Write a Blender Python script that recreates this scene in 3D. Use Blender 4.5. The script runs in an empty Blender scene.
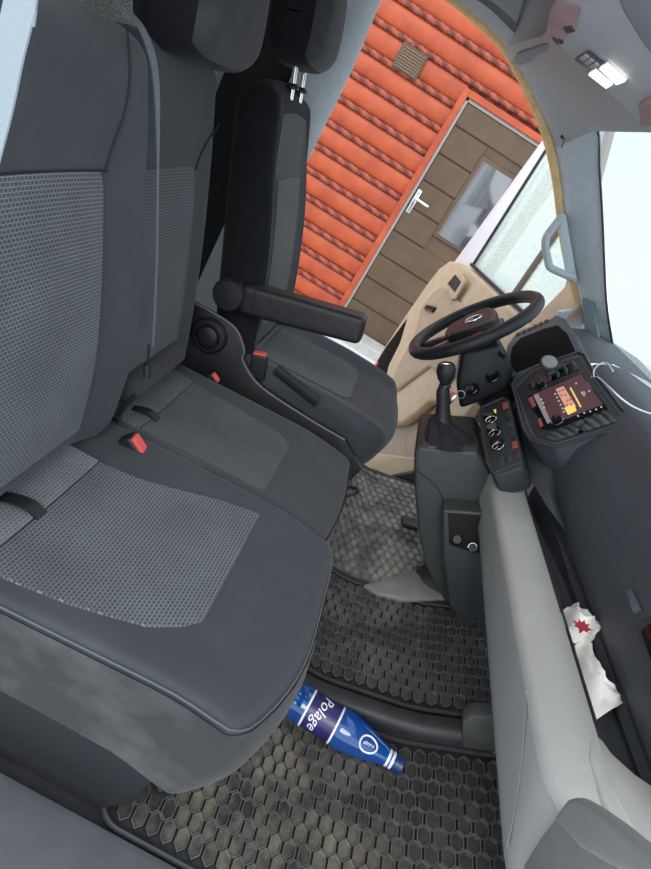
import bpy, bmesh, math, random
from mathutils import Vector, Matrix
random.seed(7)
S = bpy.context.scene
COL = S.collection
V = Vector
# ------------------------------------------------------------------ camera model (photo frame 651 x 869)
CAM = V((-.1648, -1.3525, 1.1338)); YAW, PIT, ROL = [math.radians(a) for a in (3.823, 26.246, 32.769)]; FPX = 610.3
_f = V((math.sin(YAW)*math.cos(PIT), math.cos(YAW)*math.cos(PIT), -math.sin(PIT)))
_r = _f.cross(V((0, 0, 1))).normalized(); _d = _f.cross(_r)
_c, _s = math.cos(ROL), math.sin(ROL)
R0, R1, R2 = _r*_c - _d*_s, _r*_s + _d*_c, _f

def on(px, py, p, n):
    """the point of the real plane (p, n) seen at that place in the photo"""
    ray = R0*(px-325.5) + R1*(py-434.5) + R2*FPX
    p, n = V(p), V(n)
    return CAM + ray*((p-CAM).dot(n)/ray.dot(n))
def atY(px, py, y): return on(px, py, (0, y, 0), (0, 1, 0))
def atX(px, py, x): return on(px, py, (x, 0, 0), (1, 0, 0))
def atZ(px, py, z): return on(px, py, (0, 0, z), (0, 0, 1))

# ------------------------------------------------------------------ materials
def mat(name, col, rough=.6, metal=0., noise=.0, nscale=40., bump=0., bscale=400., sheen=0., spec=.5, col2=None, coat=0.):
    m = bpy.data.materials.new(name); m.use_nodes = True
    nt = m.node_tree; N = nt.nodes; L = nt.links
    b = N['Principled BSDF']
    b.inputs['Roughness'].default_value = rough; b.inputs['Metallic'].default_value = metal
    b.inputs['Specular IOR Level'].default_value = spec
    b.inputs['Coat Weight'].default_value = coat
    if sheen:
        b.inputs['Sheen Weight'].default_value = sheen; b.inputs['Sheen Roughness'].default_value = .5
    c = (*col, 1)
    b.inputs['Base Color'].default_value = c
    tc = N.new('ShaderNodeTexCoord')
    if noise or col2:
        nz = N.new('ShaderNodeTexNoise'); nz.inputs['Scale'].default_value = nscale; nz.inputs['Detail'].default_value = 6
        L.new(tc.outputs['Object'], nz.inputs['Vector'])
        mx = N.new('ShaderNodeMix'); mx.data_type = 'RGBA'
        k = col2 or tuple(x*(1-noise) for x in col)
        mx.inputs[6].default_value = (*k, 1); mx.inputs[7].default_value = c if col2 else (*[min(1, x*(1+noise)) for x in col], 1)
        rp = N.new('ShaderNodeMapRange'); rp.inputs[1].default_value = .35; rp.inputs[2].default_value = .65
        L.new(nz.outputs['Fac'], rp.inputs[0]); L.new(rp.outputs[0], mx.inputs[0]); L.new(mx.outputs[2], b.inputs['Base Color'])
    if bump:
        n2 = N.new('ShaderNodeTexNoise'); n2.inputs['Scale'].default_value = bscale; n2.inputs['Detail'].default_value = 2
        L.new(tc.outputs['Object'], n2.inputs['Vector'])
        bp = N.new('ShaderNodeBump'); bp.inputs['Strength'].default_value = bump; bp.inputs['Distance'].default_value = .002
        L.new(n2.outputs['Fac'], bp.inputs['Height']); L.new(bp.outputs[0], b.inputs['Normal'])
    return m

def weave(name, thread, gap, w=.0085, h=.0062, mortar=.0011):
    m = bpy.data.materials.new(name); m.use_nodes = True
    nt = m.node_tree; N = nt.nodes; L = nt.links; b = N['Principled BSDF']
    b.inputs['Roughness'].default_value = .95; b.inputs['Sheen Weight'].default_value = .15; b.inputs['Specular IOR Level'].default_value = .2
    uv = N.new('ShaderNodeUVMap')
    br = N.new('ShaderNodeTexBrick'); br.inputs['Scale'].default_value = 1
    br.inputs['Brick Width'].default_value = w; br.inputs['Row Height'].default_value = h
    br.inputs['Mortar Size'].default_value = mortar; br.inputs['Mortar Smooth'].default_value = .4
    br.inputs['Color1'].default_value = (*thread, 1); br.inputs['Color2'].default_value = (*[x*.82 for x in thread], 1)
    br.inputs['Mortar'].default_value = (*gap, 1)
    L.new(uv.outputs[0], br.inputs['Vector'])
    nz = N.new('ShaderNodeTexNoise'); nz.inputs['Scale'].default_value = 7; nz.inputs['Detail'].default_value = 4
    L.new(uv.outputs[0], nz.inputs['Vector'])
    mx = N.new('ShaderNodeMix'); mx.data_type = 'RGBA'; mx.blend_type = 'MULTIPLY'; mx.inputs[0].default_value = .6
    L.new(br.outputs['Color'], mx.inputs[6]); L.new(nz.outputs['Fac'], mx.inputs[7])
    br2 = N.new('ShaderNodeMix'); br2.data_type = 'RGBA'; br2.blend_type = 'MULTIPLY'; br2.inputs[0].default_value = 1
    br2.inputs[7].default_value = (1.35, 1.35, 1.35, 1)
    L.new(mx.outputs[2], br2.inputs[6]); L.new(br2.outputs[2], b.inputs['Base Color'])
    bp = N.new('ShaderNodeBump'); bp.inputs['Strength'].default_value = .35; bp.inputs['Distance'].default_value = .001
    L.new(br.outputs['Fac'], bp.inputs['Height']); bp.invert = True; L.new(bp.outputs[0], b.inputs['Normal'])
    return m

def dusty(name, col, dust, scale=9, lo=.52, hi=.72, rough=.85, sheen=.1, bump=.2, amount=1., box=None):
    """a surface with patches of dry dirt"""
    m = bpy.data.materials.new(name); m.use_nodes = True
    nt = m.node_tree; N = nt.nodes; L = nt.links; b = N['Principled BSDF']
    b.inputs['Roughness'].default_value = rough; b.inputs['Sheen Weight'].default_value = sheen; b.inputs['Specular IOR Level'].default_value = .35
    tc = N.new('ShaderNodeTexCoord')
    src = tc.outputs['Object']
    nz = N.new('ShaderNodeTexNoise'); nz.inputs['Scale'].default_value = scale; nz.inputs['Detail'].default_value = 8; nz.inputs['Roughness'].default_value = .65
    L.new(src, nz.inputs['Vector'])
    rp = N.new('ShaderNodeMapRange'); rp.inputs[1].default_value = lo; rp.inputs[2].default_value = hi; rp.inputs[4].default_value = amount
    L.new(nz.outputs['Fac'], rp.inputs[0])
    fac = rp.outputs[0]
    if box:                                   # a worn spot: centre and radius
        c, rad, floor_ = box
        ds = N.new('ShaderNodeVectorMath'); ds.operation = 'DISTANCE'; ds.inputs[1].default_value = c
        L.new(src, ds.inputs[0])
        r2 = N.new('ShaderNodeMapRange'); r2.inputs[1].default_value = rad; r2.inputs[2].default_value = rad*.2
        r2.inputs[3].default_value = floor_; r2.inputs[4].default_value = 1
        L.new(ds.outputs['Value'], r2.inputs[0])
        mu = N.new('ShaderNodeMath'); mu.operation = 'MULTIPLY'; L.new(fac, mu.inputs[0]); L.new(r2.outputs[0], mu.inputs[1]); fac = mu.outputs[0]
    mx = N.new('ShaderNodeMix'); mx.data_type = 'RGBA'; mx.inputs[6].default_value = (*col, 1); mx.inputs[7].default_value = (*dust, 1)
    L.new(fac, mx.inputs[0]); L.new(mx.outputs[2], b.inputs['Base Color'])
    n2 = N.new('ShaderNodeTexNoise'); n2.inputs['Scale'].default_value = 350; L.new(src, n2.inputs['Vector'])
    bp = N.new('ShaderNodeBump'); bp.inputs['Strength'].default_value = bump; bp.inputs['Distance'].default_value = .002
    L.new(n2.outputs['Fac'], bp.inputs['Height']); L.new(bp.outputs[0], b.inputs['Normal'])
    return m

def glass(name, tint=(1, 1, 1), haze=0., hazecol=(.8, .85, .85), speck=0., gloss=.08):
    m = bpy.data.materials.new(name); m.use_nodes = True
    nt = m.node_tree; N = nt.nodes; L = nt.links
    N.remove(N['Principled BSDF'])
    out = N['Material Output']
    t = N.new('ShaderNodeBsdfTransparent'); t.inputs[0].default_value = (*tint, 1)
    g = N.new('ShaderNodeBsdfGlossy'); g.inputs['Roughness'].default_value = .05
    mx = N.new('ShaderNodeMixShader'); mx.inputs[0].default_value = gloss
    L.new(t.outputs[0], mx.inputs[1]); L.new(g.outputs[0], mx.inputs[2])
    last = mx.outputs[0]
    if haze:
        d = N.new('ShaderNodeBsdfDiffuse'); d.inputs[0].default_value = (*hazecol, 1)
        tr = N.new('ShaderNodeBsdfTranslucent'); tr.inputs[0].default_value = (*hazecol, 1)
        m1 = N.new('ShaderNodeMixShader'); m1.inputs[0].default_value = .6; L.new(d.outputs[0], m1.inputs[1]); L.new(tr.outputs[0], m1.inputs[2])
        m2 = N.new('ShaderNodeMixShader'); m2.inputs[0].default_value = haze
        if speck:
            tc = N.new('ShaderNodeTexCoord'); nz = N.new('ShaderNodeTexNoise'); nz.inputs['Scale'].default_value = 130; nz.inputs['Detail'].default_value = 3
            L.new(tc.outputs['Object'], nz.inputs['Vector'])
            rp = N.new('ShaderNodeMapRange'); rp.inputs[1].default_value = .35; rp.inputs[2].default_value = .65
            rp.inputs[3].default_value = haze - speck; rp.inputs[4].default_value = haze + speck
            L.new(nz.outputs['Fac'], rp.inputs[0]); L.new(rp.outputs[0], m2.inputs[0])
        L.new(last, m2.inputs[1]); L.new(m1.outputs[0], m2.inputs[2]); last = m2.outputs[0]
    L.new(last, out.inputs['Surface'])
    return m

def emit(name, col, st):
    m = bpy.data.materials.new(name); m.use_nodes = True
    b = m.node_tree.nodes['Principled BSDF']; b.inputs['Base Color'].default_value = (*col, 1)
    b.inputs['Emission Color'].default_value = (*col, 1); b.inputs['Emission Strength'].default_value = st
    return m

fab = dusty('charcoal seat fabric', (.044, .050, .058), (.085, .09, .098), scale=5, lo=.5, hi=.8, rough=.95, sheen=.12, bump=.25, amount=.6)
fabside = dusty('dusty side fabric', (.020, .021, .024), (.115, .115, .118), scale=5, lo=.48, hi=.80, rough=.95, sheen=.12, bump=.3, amount=.75)
fabblack = mat('black seat fabric', (.010, .011, .013), .95, noise=.2, nscale=60, bump=.25, sheen=.06, spec=.2)
fabgrey = mat('mid charcoal fabric', (.05, .05, .053), .95, noise=.15, nscale=30, bump=.25, sheen=.1, spec=.2)
ins = weave('grey woven insert', (.070, .080, .089), (.19, .21, .225), mortar=.0008)
insd = weave('grey woven insert darker', (.058, .065, .071), (.15, .163, .172), w=.0095, mortar=.0007)
inslight = weave('light woven band', (.14, .155, .17), (.29, .31, .325), mortar=.0008)
seam = mat('seam thread', (.10, .105, .115), .9)
seamdark = mat('dark seam', (.016, .017, .02), .9)
strapm = mat('belt webbing', (.11, .125, .14), .75, noise=.1, nscale=200, sheen=.1)
strapl = mat('belt webbing pale', (.27, .32, .36), .7, noise=.03, nscale=300)
redbtn = mat('red buckle button', (.75, .10, .09), .45)
blackpl = mat('black plastic', (.013, .014, .017), .5, bump=.15, bscale=700)
blackgl = mat('gloss black', (.008, .008, .01), .18)
leather = mat('black leather', (.018, .018, .021), .5, noise=.2, nscale=50, bump=.2, bscale=250)
dashm = mat('dark dash plastic', (.070, .074, .085), .6, noise=.06, nscale=60, bump=.5, bscale=500)
dashtop = mat('dash top plastic', (.085, .095, .108), .6, noise=.06, nscale=60, bump=.5, bscale=500)
darkpl = mat('dark grey plastic', (.036, .039, .041), .55, noise=.06, nscale=60, bump=.3, bscale=600)
frame_m = mat('charcoal trim frame', (.05, .05, .055), .4)
conspl = mat('console plastic', (.042, .046, .047), .5, noise=.06, nscale=40, bump=.3, bscale=600)
greypl = dusty('grey dash plastic', (.37, .367, .355), (.46, .455, .44), scale=3.5, lo=.45, hi=.8, rough=.55, sheen=0, bump=.3, amount=.6)
greylt = dusty('light grey ledge plastic', (.34, .335, .325), (.43, .425, .41), scale=5, lo=.45, hi=.8, rough=.5, sheen=0, bump=.3, amount=.6)
greydoor = mat('glovebox grey', (.24, .245, .235), .5, noise=.05, nscale=20, bump=.2, bscale=500)
bracket = mat('silver grey bracket', (.20, .205, .21), .45, noise=.1, nscale=20)
rubber = dusty('black rubber mat', (.030, .031, .032), (.36, .31, .225), scale=8, lo=.40, hi=.68, rough=.5, sheen=0, bump=.2, amount=.75, box=((-.17, -.06, 0), .36, .22))
rubber2 = dusty('black rubber mat inner', (.045, .046, .049), (.30, .28, .25), scale=8, lo=.46, hi=.74, rough=.45, sheen=0, bump=.2, amount=.6, box=((-.08, .1, .05), .4, .25))
rubber3 = dusty('snowy rubber mat', (.05, .05, .052), (.36, .35, .33), scale=14, lo=.36, hi=.66, rough=.5, sheen=0, bump=.3, amount=.75)
rubberpl = mat('smooth rubber', (.02, .021, .023), .5, noise=.2, nscale=30)
sillm = mat('sill plastic', (.075, .08, .09), .45, noise=.08, nscale=15, bump=.15, bscale=400)
roofm = mat('grey roof lining', (.29, .31, .33), .9, noise=.05, nscale=80, bump=.2)
roofdark = mat('dark roof lining', (.085, .088, .095), .95, noise=.1, nscale=80, bump=.2)
overm = mat('overhead console pale grey', (.46, .48, .50), .55, noise=.03, nscale=60)
padm = mat('overhead pad grey', (.24, .26, .285), .7, noise=.03, nscale=60)
consgrey = mat('overhead console grey', (.40, .405, .415), .6, noise=.03, nscale=60)
pillarm = mat('blue grey pillar trim', (.53, .58, .61), .65, noise=.04, nscale=60, bump=.15)
sealm = mat('tan door seal', (.86, .58, .27), .7, noise=.1, nscale=40)
tanlit = mat('tan lit door trim', (.53, .40, .265), .6, noise=.07, nscale=15, bump=.2)  # grey trim in all three: warm bounce off the orange wall painted in
tanlit2 = mat('tan lit door trim darker', (.40, .30, .20), .65, noise=.07, nscale=15, bump=.2)
tanlit3 = mat('tan lit lower door', (.30, .235, .17), .6, noise=.08, nscale=12)
whitep = mat('white paint', (.82, .84, .86), .3, coat=.3)
chrome = mat('chrome', (.75, .76, .78), .18, metal=1)
bulkm = mat('cream speckled bulkhead', (.95, .92, .78), .9, noise=.5, nscale=190, bump=.5, bscale=200)
logm = mat('red orange stained log', (.44, .078, .022), .55, nscale=6, col2=(.33, .048, .014), bump=.25, bscale=40)
ropem = mat('red stained rope', (.34, .055, .03), .75)
def _stripes(m):
    nt = m.node_tree; N = nt.nodes; L = nt.links; b = N['Principled BSDF']; tc = N.new('ShaderNodeTexCoord')
    wv = N.new('ShaderNodeTexWave'); wv.inputs['Scale'].default_value = 5; wv.bands_direction = 'DIAGONAL'
    L.new(tc.outputs['Object'], wv.inputs['Vector']); rp = N.new('ShaderNodeValToRGB')
    rp.color_ramp.elements[0].color = (.15, .03, .02, 1); rp.color_ramp.elements[1].color = (.33, .085, .05, 1)
    L.new(wv.outputs['Color'], rp.inputs[0]); L.new(rp.outputs[0], b.inputs['Base Color'])
_stripes(ropem)
doorbr = mat('brown plank door', (.088, .054, .029), .6, noise=.14, nscale=8, bump=.15, bscale=80)
doorfr = mat('grey door edge', (.30, .27, .25), .6)
snow = mat('snow', (.60, .62, .65), .9, noise=.03, nscale=3)
ventm = mat('brown vent grille', (.09, .055, .03), .6)
paper = mat('white tissue', (.82, .80, .76), .9, noise=.05, nscale=20)
papercream = mat('cream tissue', (.72, .66, .54), .9, noise=.08, nscale=20)
redprint = mat('red print', (.42, .03, .05), .7)
cablem = mat('white cable', (.85, .87, .87), .5)
labelm = mat('navy bottle label', (.012, .012, .085), .35, nscale=14, col2=(.03, .02, .13))
labelw = mat('white label print', (.85, .87, .92), .5)
capm = mat('blue cap', (.01, .035, .14), .35)
screenm = emit('dim screen', (.085, .035, .04), .25)
maporange = emit('orange map', (.75, .42, .30), .22); mapyel = emit('yellow panel', (.9, .60, .18), .4); mapred = emit('red roads', (.65, .1, .08), .3)
mapwhite = emit('pale screen print', (.65, .52, .5), .25); screengrey = emit('screen header', (.30, .27, .29), .2)
lampw = emit('lit lamp lens', (1, .97, .88), 1.3)
ledred = emit('red lamp', (.30, .07, .06), .1); ledyel = emit('yellow lamp', (.9, .6, .1), .5)
redrefl = mat('painted red reflection', (.42, .27, .26), .6, noise=.15, nscale=12)  # red reflected light put into the colour
windshield_glass = glass('windshield glass', (.52, .58, .60), haze=.25, hazecol=(.9, .95, .96), gloss=.05)
doorglass = glass('misted wet door glass', (.9, .95, .93), haze=.62, hazecol=(.74, .78, .73), speck=.22, gloss=.05)
houseglass = glass('house pane', (.35, .42, .5), gloss=.35, haze=.3, hazecol=(.35, .38, .42))
def bottle_mat():
    m = bpy.data.materials.new('blue bottle plastic'); m.use_nodes = True
    nt = m.node_tree; N = nt.nodes; L = nt.links; N.remove(N['Principled BSDF'])
    t = N.new('ShaderNodeBsdfTransparent'); t.inputs[0].default_value = (.22, .55, 1, 1)
    d = N.new('ShaderNodeBsdfTranslucent'); d.inputs[0].default_value = (.06, .42, 1, 1)
    g = N.new('ShaderNodeBsdfGlossy'); g.inputs['Roughness'].default_value = .07; g.inputs[0].default_value = (.8, .92, 1, 1)
    a = N.new('ShaderNodeMixShader'); a.inputs[0].default_value = .62; L.new(t.outputs[0], a.inputs[1]); L.new(d.outputs[0], a.inputs[2])
    lw = N.new('ShaderNodeLayerWeight'); lw.inputs[0].default_value = .35
    mr = N.new('ShaderNodeMapRange'); mr.inputs[3].default_value = .06; mr.inputs[4].default_value = .4; L.new(lw.outputs['Facing'], mr.inputs[0])
    df = N.new('ShaderNodeBsdfDiffuse'); df.inputs[0].default_value = (.03, .24, .85, 1)
    a2 = N.new('ShaderNodeMixShader'); a2.inputs[0].default_value = .16; L.new(a.outputs[0], a2.inputs[1]); L.new(df.outputs[0], a2.inputs[2]); a = a2
    b = N.new('ShaderNodeMixShader'); L.new(mr.outputs[0], b.inputs[0]); L.new(a.outputs[0], b.inputs[1]); L.new(g.outputs[0], b.inputs[2])
    L.new(b.outputs[0], N['Material Output'].inputs['Surface'])
    return m
bottlem = bottle_mat()

# ------------------------------------------------------------------ geometry helpers (each returns (verts, faces[, uvs]))
def rbox(x0, x1, y0, y1, z0, z1, r, n=(6, 6, 6), fn=None, k=3):
    c = V(((x0+x1)/2, (y0+y1)/2, (z0+z1)/2)); h = V(((x1-x0)/2, (y1-y0)/2, (z1-z0)/2))
    r = min(r, h.x*.999, h.y*.999, h.z*.999)
    ax = []
    for i in range(3):
        H = h[i]; a = [-H + r*(1-math.tan(math.pi/4*(k-j)/k)) for j in range(k)]
        inner = [-(H-r) + 2*(H-r)*j/n[i] for j in range(n[i]+1)]
        ax.append(a + inner + [-q for q in reversed(a)])
    idx = {}; vs = []; fs = []
    def put(p):
        key = tuple(round(q, 6) for q in p)
        if key in idx: return idx[key]
        q = V(p); inn = V([max(-(h[i]-r), min(h[i]-r, q[i])) for i in range(3)])
        d = q - inn
        if d.length > 1e-9: q = inn + d.normalized()*r
        q = q + c
        if fn: q = V(fn(q.x, q.y, q.z))
        idx[key] = len(vs); vs.append(q); return idx[key]
    for i in range(3):
        a, b = (i+1) % 3, (i+2) % 3
        for s in (-1, 1):
            for ja in range(len(ax[a])-1):
                for jb in range(len(ax[b])-1):
                    q = []
                    for da, db in ((0, 0), (1, 0), (1, 1), (0, 1)):
                        p = [0, 0, 0]; p[i] = s*h[i]; p[a] = ax[a][ja+da]; p[b] = ax[b][jb+db]; q.append(put(p))
                    fs.append(q if s > 0 else q[::-1])
    return vs, fs

def prism(poly, direction, bevel=0., segs=2):
    """polygon of 3-D points pushed along a vector"""
    d = V(direction); n = len(poly)
    vs = [V(p) for p in poly] + [V(p)+d for p in poly]
    fs = [list(range(n))[::-1], list(range(n, 2*n))] + [[i, (i+1) % n, n+(i+1) % n, n+i] for i in range(n)]
    return bev((vs, fs), bevel, segs)

def bev(g, off, segs=2):
    if not off: return g
    bm = bmesh.new(); vs = [bm.verts.new(p) for p in g[0]]
    for f in g[1]:
        try: bm.faces.new([vs[i] for i in f])
        except ValueError: pass
    bmesh.ops.recalc_face_normals(bm, faces=bm.faces)
    bmesh.ops.bevel(bm, geom=list(bm.edges), offset=off, segments=segs, affect='EDGES', profile=.5, clamp_overlap=True)
    bm.verts.index_update()
    out = ([v.co.copy() for v in bm.verts], [[v.index for v in f.verts] for f in bm.faces]); bm.free(); return out

def box(x0, x1, y0, y1, z0, z1, b=0.):
    return prism([(x0, y0, z0), (x1, y0, z0), (x1, y1, z0), (x0, y1, z0)], (0, 0, z1-z0), b)

def spline(pts, sub=6, closed=False):
    P = [V(p) for p in pts]; n = len(P); out = []
    rng = range(n if closed else n-1)
    for i in rng:
        if closed: a, b, c, d = P[(i-1) % n], P[i], P[(i+1) % n], P[(i+2) % n]
        else: a, b, c, d = P[max(i-1, 0)], P[i], P[i+1], P[min(i+2, n-1)]
        for j in range(sub):
            t = j/sub
            out.append(.5*((2*b) + (c-a)*t + (2*a-5*b+4*c-d)*t*t + (3*b-a-3*c+d)*t*t*t))
    if not closed: out.append(P[-1])
    return out

def tube(pts, r, n=10, closed=False, caps=True, flat=1.):
    P = [V(p) for p in pts]; m = len(P); vs = []; fs = []
    rr = r if isinstance(r, (list, tuple)) else [r]*m
    up = None
    for i in range(m):
        t = (P[(i+1) % m]-P[i-1]) if closed else (P[min(i+1, m-1)]-P[max(i-1, 0)])
        t = t.normalized()
        if up is None: up = V((0, 0, 1)) if abs(t.z) < .9 else V((1, 0, 0))
        u = (up - t*up.dot(t)); u = u.normalized() if u.length > 1e-6 else t.orthogonal().normalized()
        up = u; w = t.cross(u)
        for j in range(n):
            a = 2*math.pi*j/n; vs.append(P[i] + (u*math.cos(a) + w*math.sin(a)*flat)*rr[i])
    for i in range(m if closed else m-1):
        for j in range(n):
            a, b = i*n+j, i*n+(j+1) % n; k = ((i+1) % m)*n
            fs.append([a, b, k+(j+1) % n, k+j])
    if not closed and caps:
        fs.append(list(range(n))[::-1]); fs.append([(m-1)*n+j for j in range(n)])
    return vs, fs

def lathe(prof, o, axis, n=24):
    """profile of (radius, height) along an axis from o"""
    o, a = V(o), V(axis).normalized(); u = a.orthogonal().normalized(); w = a.cross(u); vs = []; fs = []
    for r, h in prof:
        for j in range(n):
            t = 2*math.pi*j/n; vs.append(o + a*h + (u*math.cos(t)+w*math.sin(t))*r)
    for i in range(len(prof)-1):
        for j in range(n): fs.append([i*n+j, i*n+(j+1) % n, (i+1)*n+(j+1) % n, (i+1)*n+j])
    if prof[0][0] > 1e-5: fs.append(list(range(n))[::-1])
    if prof[-1][0] > 1e-5: fs.append([(len(prof)-1)*n+j for j in range(n)])
    return vs, fs

def loft(secs, closed=False, caps=False):
    n = len(secs[0]); vs = [V(p) for s in secs for p in s]; fs = []
    for i in range(len(secs)-1):
        for j in range(n if closed else n-1):
            fs.append([i*n+j, i*n+(j+1) % n, (i+1)*n+(j+1) % n, (i+1)*n+j])
    if caps: fs += [list(range(n))[::-1], [(len(secs)-1)*n+j for j in range(n)]]
    return vs, fs

def ribbon(pts, width, thick=.0015):
    secs = []
    for i, p in enumerate(pts):
        p = V(p); w = V(width[i] if isinstance(width, list) else width)/2
        t = (V(pts[min(i+1, len(pts)-1)])-V(pts[max(i-1, 0)])).normalized(); nn = t.cross(w).normalized()*thick
        secs.append([p-w-nn, p+w-nn, p+w+nn, p-w+nn])
    return loft(secs, closed=True, caps=True)

def panel(surf, left, right, v0, v1, nu=24, nv=24, h=.003, eps=.010):
    """padded insert lying on a surface: surf(a, v) -> (point, normal); its border is tucked in"""
    def ticks(n): return [0, .006, .02] + [.02+.96*i/n for i in range(1, n)] + [.98, .994, 1]
    us, ws = ticks(nu), ticks(nv); vs = []; uv = []; fs = []
    for i, wv in enumerate(ws):
        v = v0 + (v1-v0)*wv; a0, a1 = left(v), right(v)
        for j, wu in enumerate(us):
            a = a0 + (a1-a0)*wu; p, n = surf(a, v)
            border = i in (0, len(ws)-1) or j in (0, len(us)-1)
            vs.append(V(p) + V(n)*(-.004 if border else h)); uv.append((a, v))
    m = len(us)
    for i in range(len(ws)-1):
        for j in range(m-1): fs.append([i*m+j, i*m+j+1, (i+1)*m+j+1, (i+1)*m+j])
    return vs, fs, uv

def joing(*gs):
    vs = []; fs = []
    for g in gs:
        o = len(vs); vs += list(g[0]); fs += [[i+o for i in f] for f in g[1]]
    return vs, fs

def text_geo(s, size, o, xd, yd, extrude=.0004, shear=0.):
    cu = bpy.data.curves.new('t', 'FONT'); cu.body = s; cu.size = size; cu.extrude = extrude; cu.align_x = 'CENTER'; cu.align_y = 'CENTER'; cu.resolution_u = 3; cu.shear = shear
    ob = bpy.data.objects.new('t', cu); COL.objects.link(ob)
    dg = bpy.context.evaluated_depsgraph_get(); me = bpy.data.meshes.new_from_object(ob.evaluated_get(dg))
    xd, yd = V(xd).normalized(), V(yd).normalized(); zd = xd.cross(yd)
    vs = [V(o) + xd*v.co.x + yd*v.co.y + zd*v.co.z for v in me.vertices]; fs = [list(p.vertices) for p in me.polygons]
    bpy.data.objects.remove(ob); bpy.data.curves.remove(cu); bpy.data.meshes.remove(me)
    return vs, fs

# ------------------------------------------------------------------ scene graph helpers
def thing(name, label, cat, loc, group=None):
    o = bpy.data.objects.new(name, None); COL.objects.link(o); o.location = loc; o.empty_display_size = .05
    o['label'] = label; o['category'] = cat
    if group: o['group'] = group
    return o
def origin(o):
    p = V((0, 0, 0))
    while o: p += V(o.location); o = o.parent
    return p
def obj(name, g, m, parent=None, smooth=True, angle=40, base=None, label=None):
    me = bpy.data.meshes.new(name)
    off = origin(parent) if parent else V(base or (0, 0, 0))
    me.from_pydata([tuple(V(v)-off) for v in g[0]], [], g[1])
    bm = bmesh.new(); bm.from_mesh(me); bmesh.ops.recalc_face_normals(bm, faces=bm.faces); bm.to_mesh(me); bm.free()
    if len(g) > 2:
        ul = me.uv_layers.new(name='UVMap')
        for l in me.loops: ul.data[l.index].uv = g[2][l.vertex_index]
    if smooth:
        me.shade_smooth(); me.set_sharp_from_angle(angle=math.radians(angle))
    me.materials.append(m)
    o = bpy.data.objects.new(name, me); COL.objects.link(o)
    if parent: o.parent = parent
    else: o.location = off
    if label: o['label'] = label
    return o
def tag(o, label, cat, group=None):
    o['label'] = label; o['category'] = cat
    if group: o['group'] = group
    return o
def struct(name, g, m, **k):
    o = obj(name, g, m, **k)
    if not o.parent: o['kind'] = 'structure'
    return o

# ================================================================== SETTING
def zlow(x):                                     # passenger foot well floor, rising to the toe board
    P = [(-2, 0), (.22, 0), (.43, .058), (.61, .162), (.80, .33), (1.2, .75)]
    for (a, za), (b, zb) in zip(P, P[1:]):
        if x <= b: return za + (zb-za)*(x-a)/(b-a)
    return P[-1][1]
STEP = .045
def zup(x): return zlow(x) + STEP
xs = [-1.0, -.4, 0, .15, .22, .3, .36, .43, .5, .55, .61, .7, .8, .95]
struct('floor', loft([[(x, -.772, zlow(x)-.008), (x, -.345, zlow(x)-.008), (x, -.31, zup(x)-.008), (x, .86, zup(x)-.008)] for x in xs]), rubberpl)
# rounded step between the two levels
def ridge(x):
    pr = []
    for i in range(9):
        t = math.pi*i/8; pr.append((x, -.322 - .026*math.cos(t)*1.0, zlow(x)-.006 + (STEP+.014)*max(0, math.sin(t))**.6 + (STEP*.6 if i > 4 else 0)*(i-4)/4))
    return pr
struct('trim_1', loft([ridge(x) for x in [.0+.05*i for i in range(15)]]), rubberpl)
struct('trim_2', prism([(.60, -.352, zlow(.6)-.01), (.90, -.352, zlow(.9)), (.90, -.352, .55), (.62, -.352, .30)], (0, .05, 0), .01), greydoor)
struct('trim_9', prism([atY(x, y, -.352) for x, y in ((462, 722), (470, 716), (496, 716), (498, 754), (462, 749))], (0, .04, 0), .008), mat('ridge end grey', (.075, .076, .074), .6, noise=.1, nscale=30))
# passenger side door sill and step
sx = [-1.2, .95]
struct('sill', loft([[(x, -.772, .0), (x, -.778, .010), (x, -.79, .012), (x, -.84, .004), (x, -1.02, -.012), (x, -1.04, -.05), (x, -1.04, -.5)] for x in sx]), sillm)
struct('wall_rear', box(-1.0, -.93, -.86, .9, -.02, 1.75), bulkm, smooth=False)
struct('ceiling', box(-1.0, .24, -.85, .88, 1.62, 1.68), roofdark, smooth=False)
# driver side body: sill and step well
struct('wall_driver_lower', loft([[(x, .80, zup(x)), (x, .845, .03+max(0, (x-.1)*.55)), (x, .93, .0+max(0, (x-.1)*.5)), (x, .95, -.4)] for x in (-.6, -.2, .0, .1, .2, .3, .4, .5, .6)]), tanlit)
bp = [(-.57, .2), (-.57, .9), (-.572, 1.2), (-.59, 1.42), (-.60, 1.62)]
struct('wall_driver_pillar', loft([[(x-.15, .80, z), (x-.06, .815, z), (x-.02, .835, z), (x, .86, z), (x-.01, .92, z), (x-.15, .93, z)] for x, z in bp], closed=True, caps=True), pillarm)

struct('wall_driver_rear', box(-1.0, -.70, .83, .92, .0, 1.64), mat('black rear trim', (.02, .021, .024), .9), smooth=False)
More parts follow.
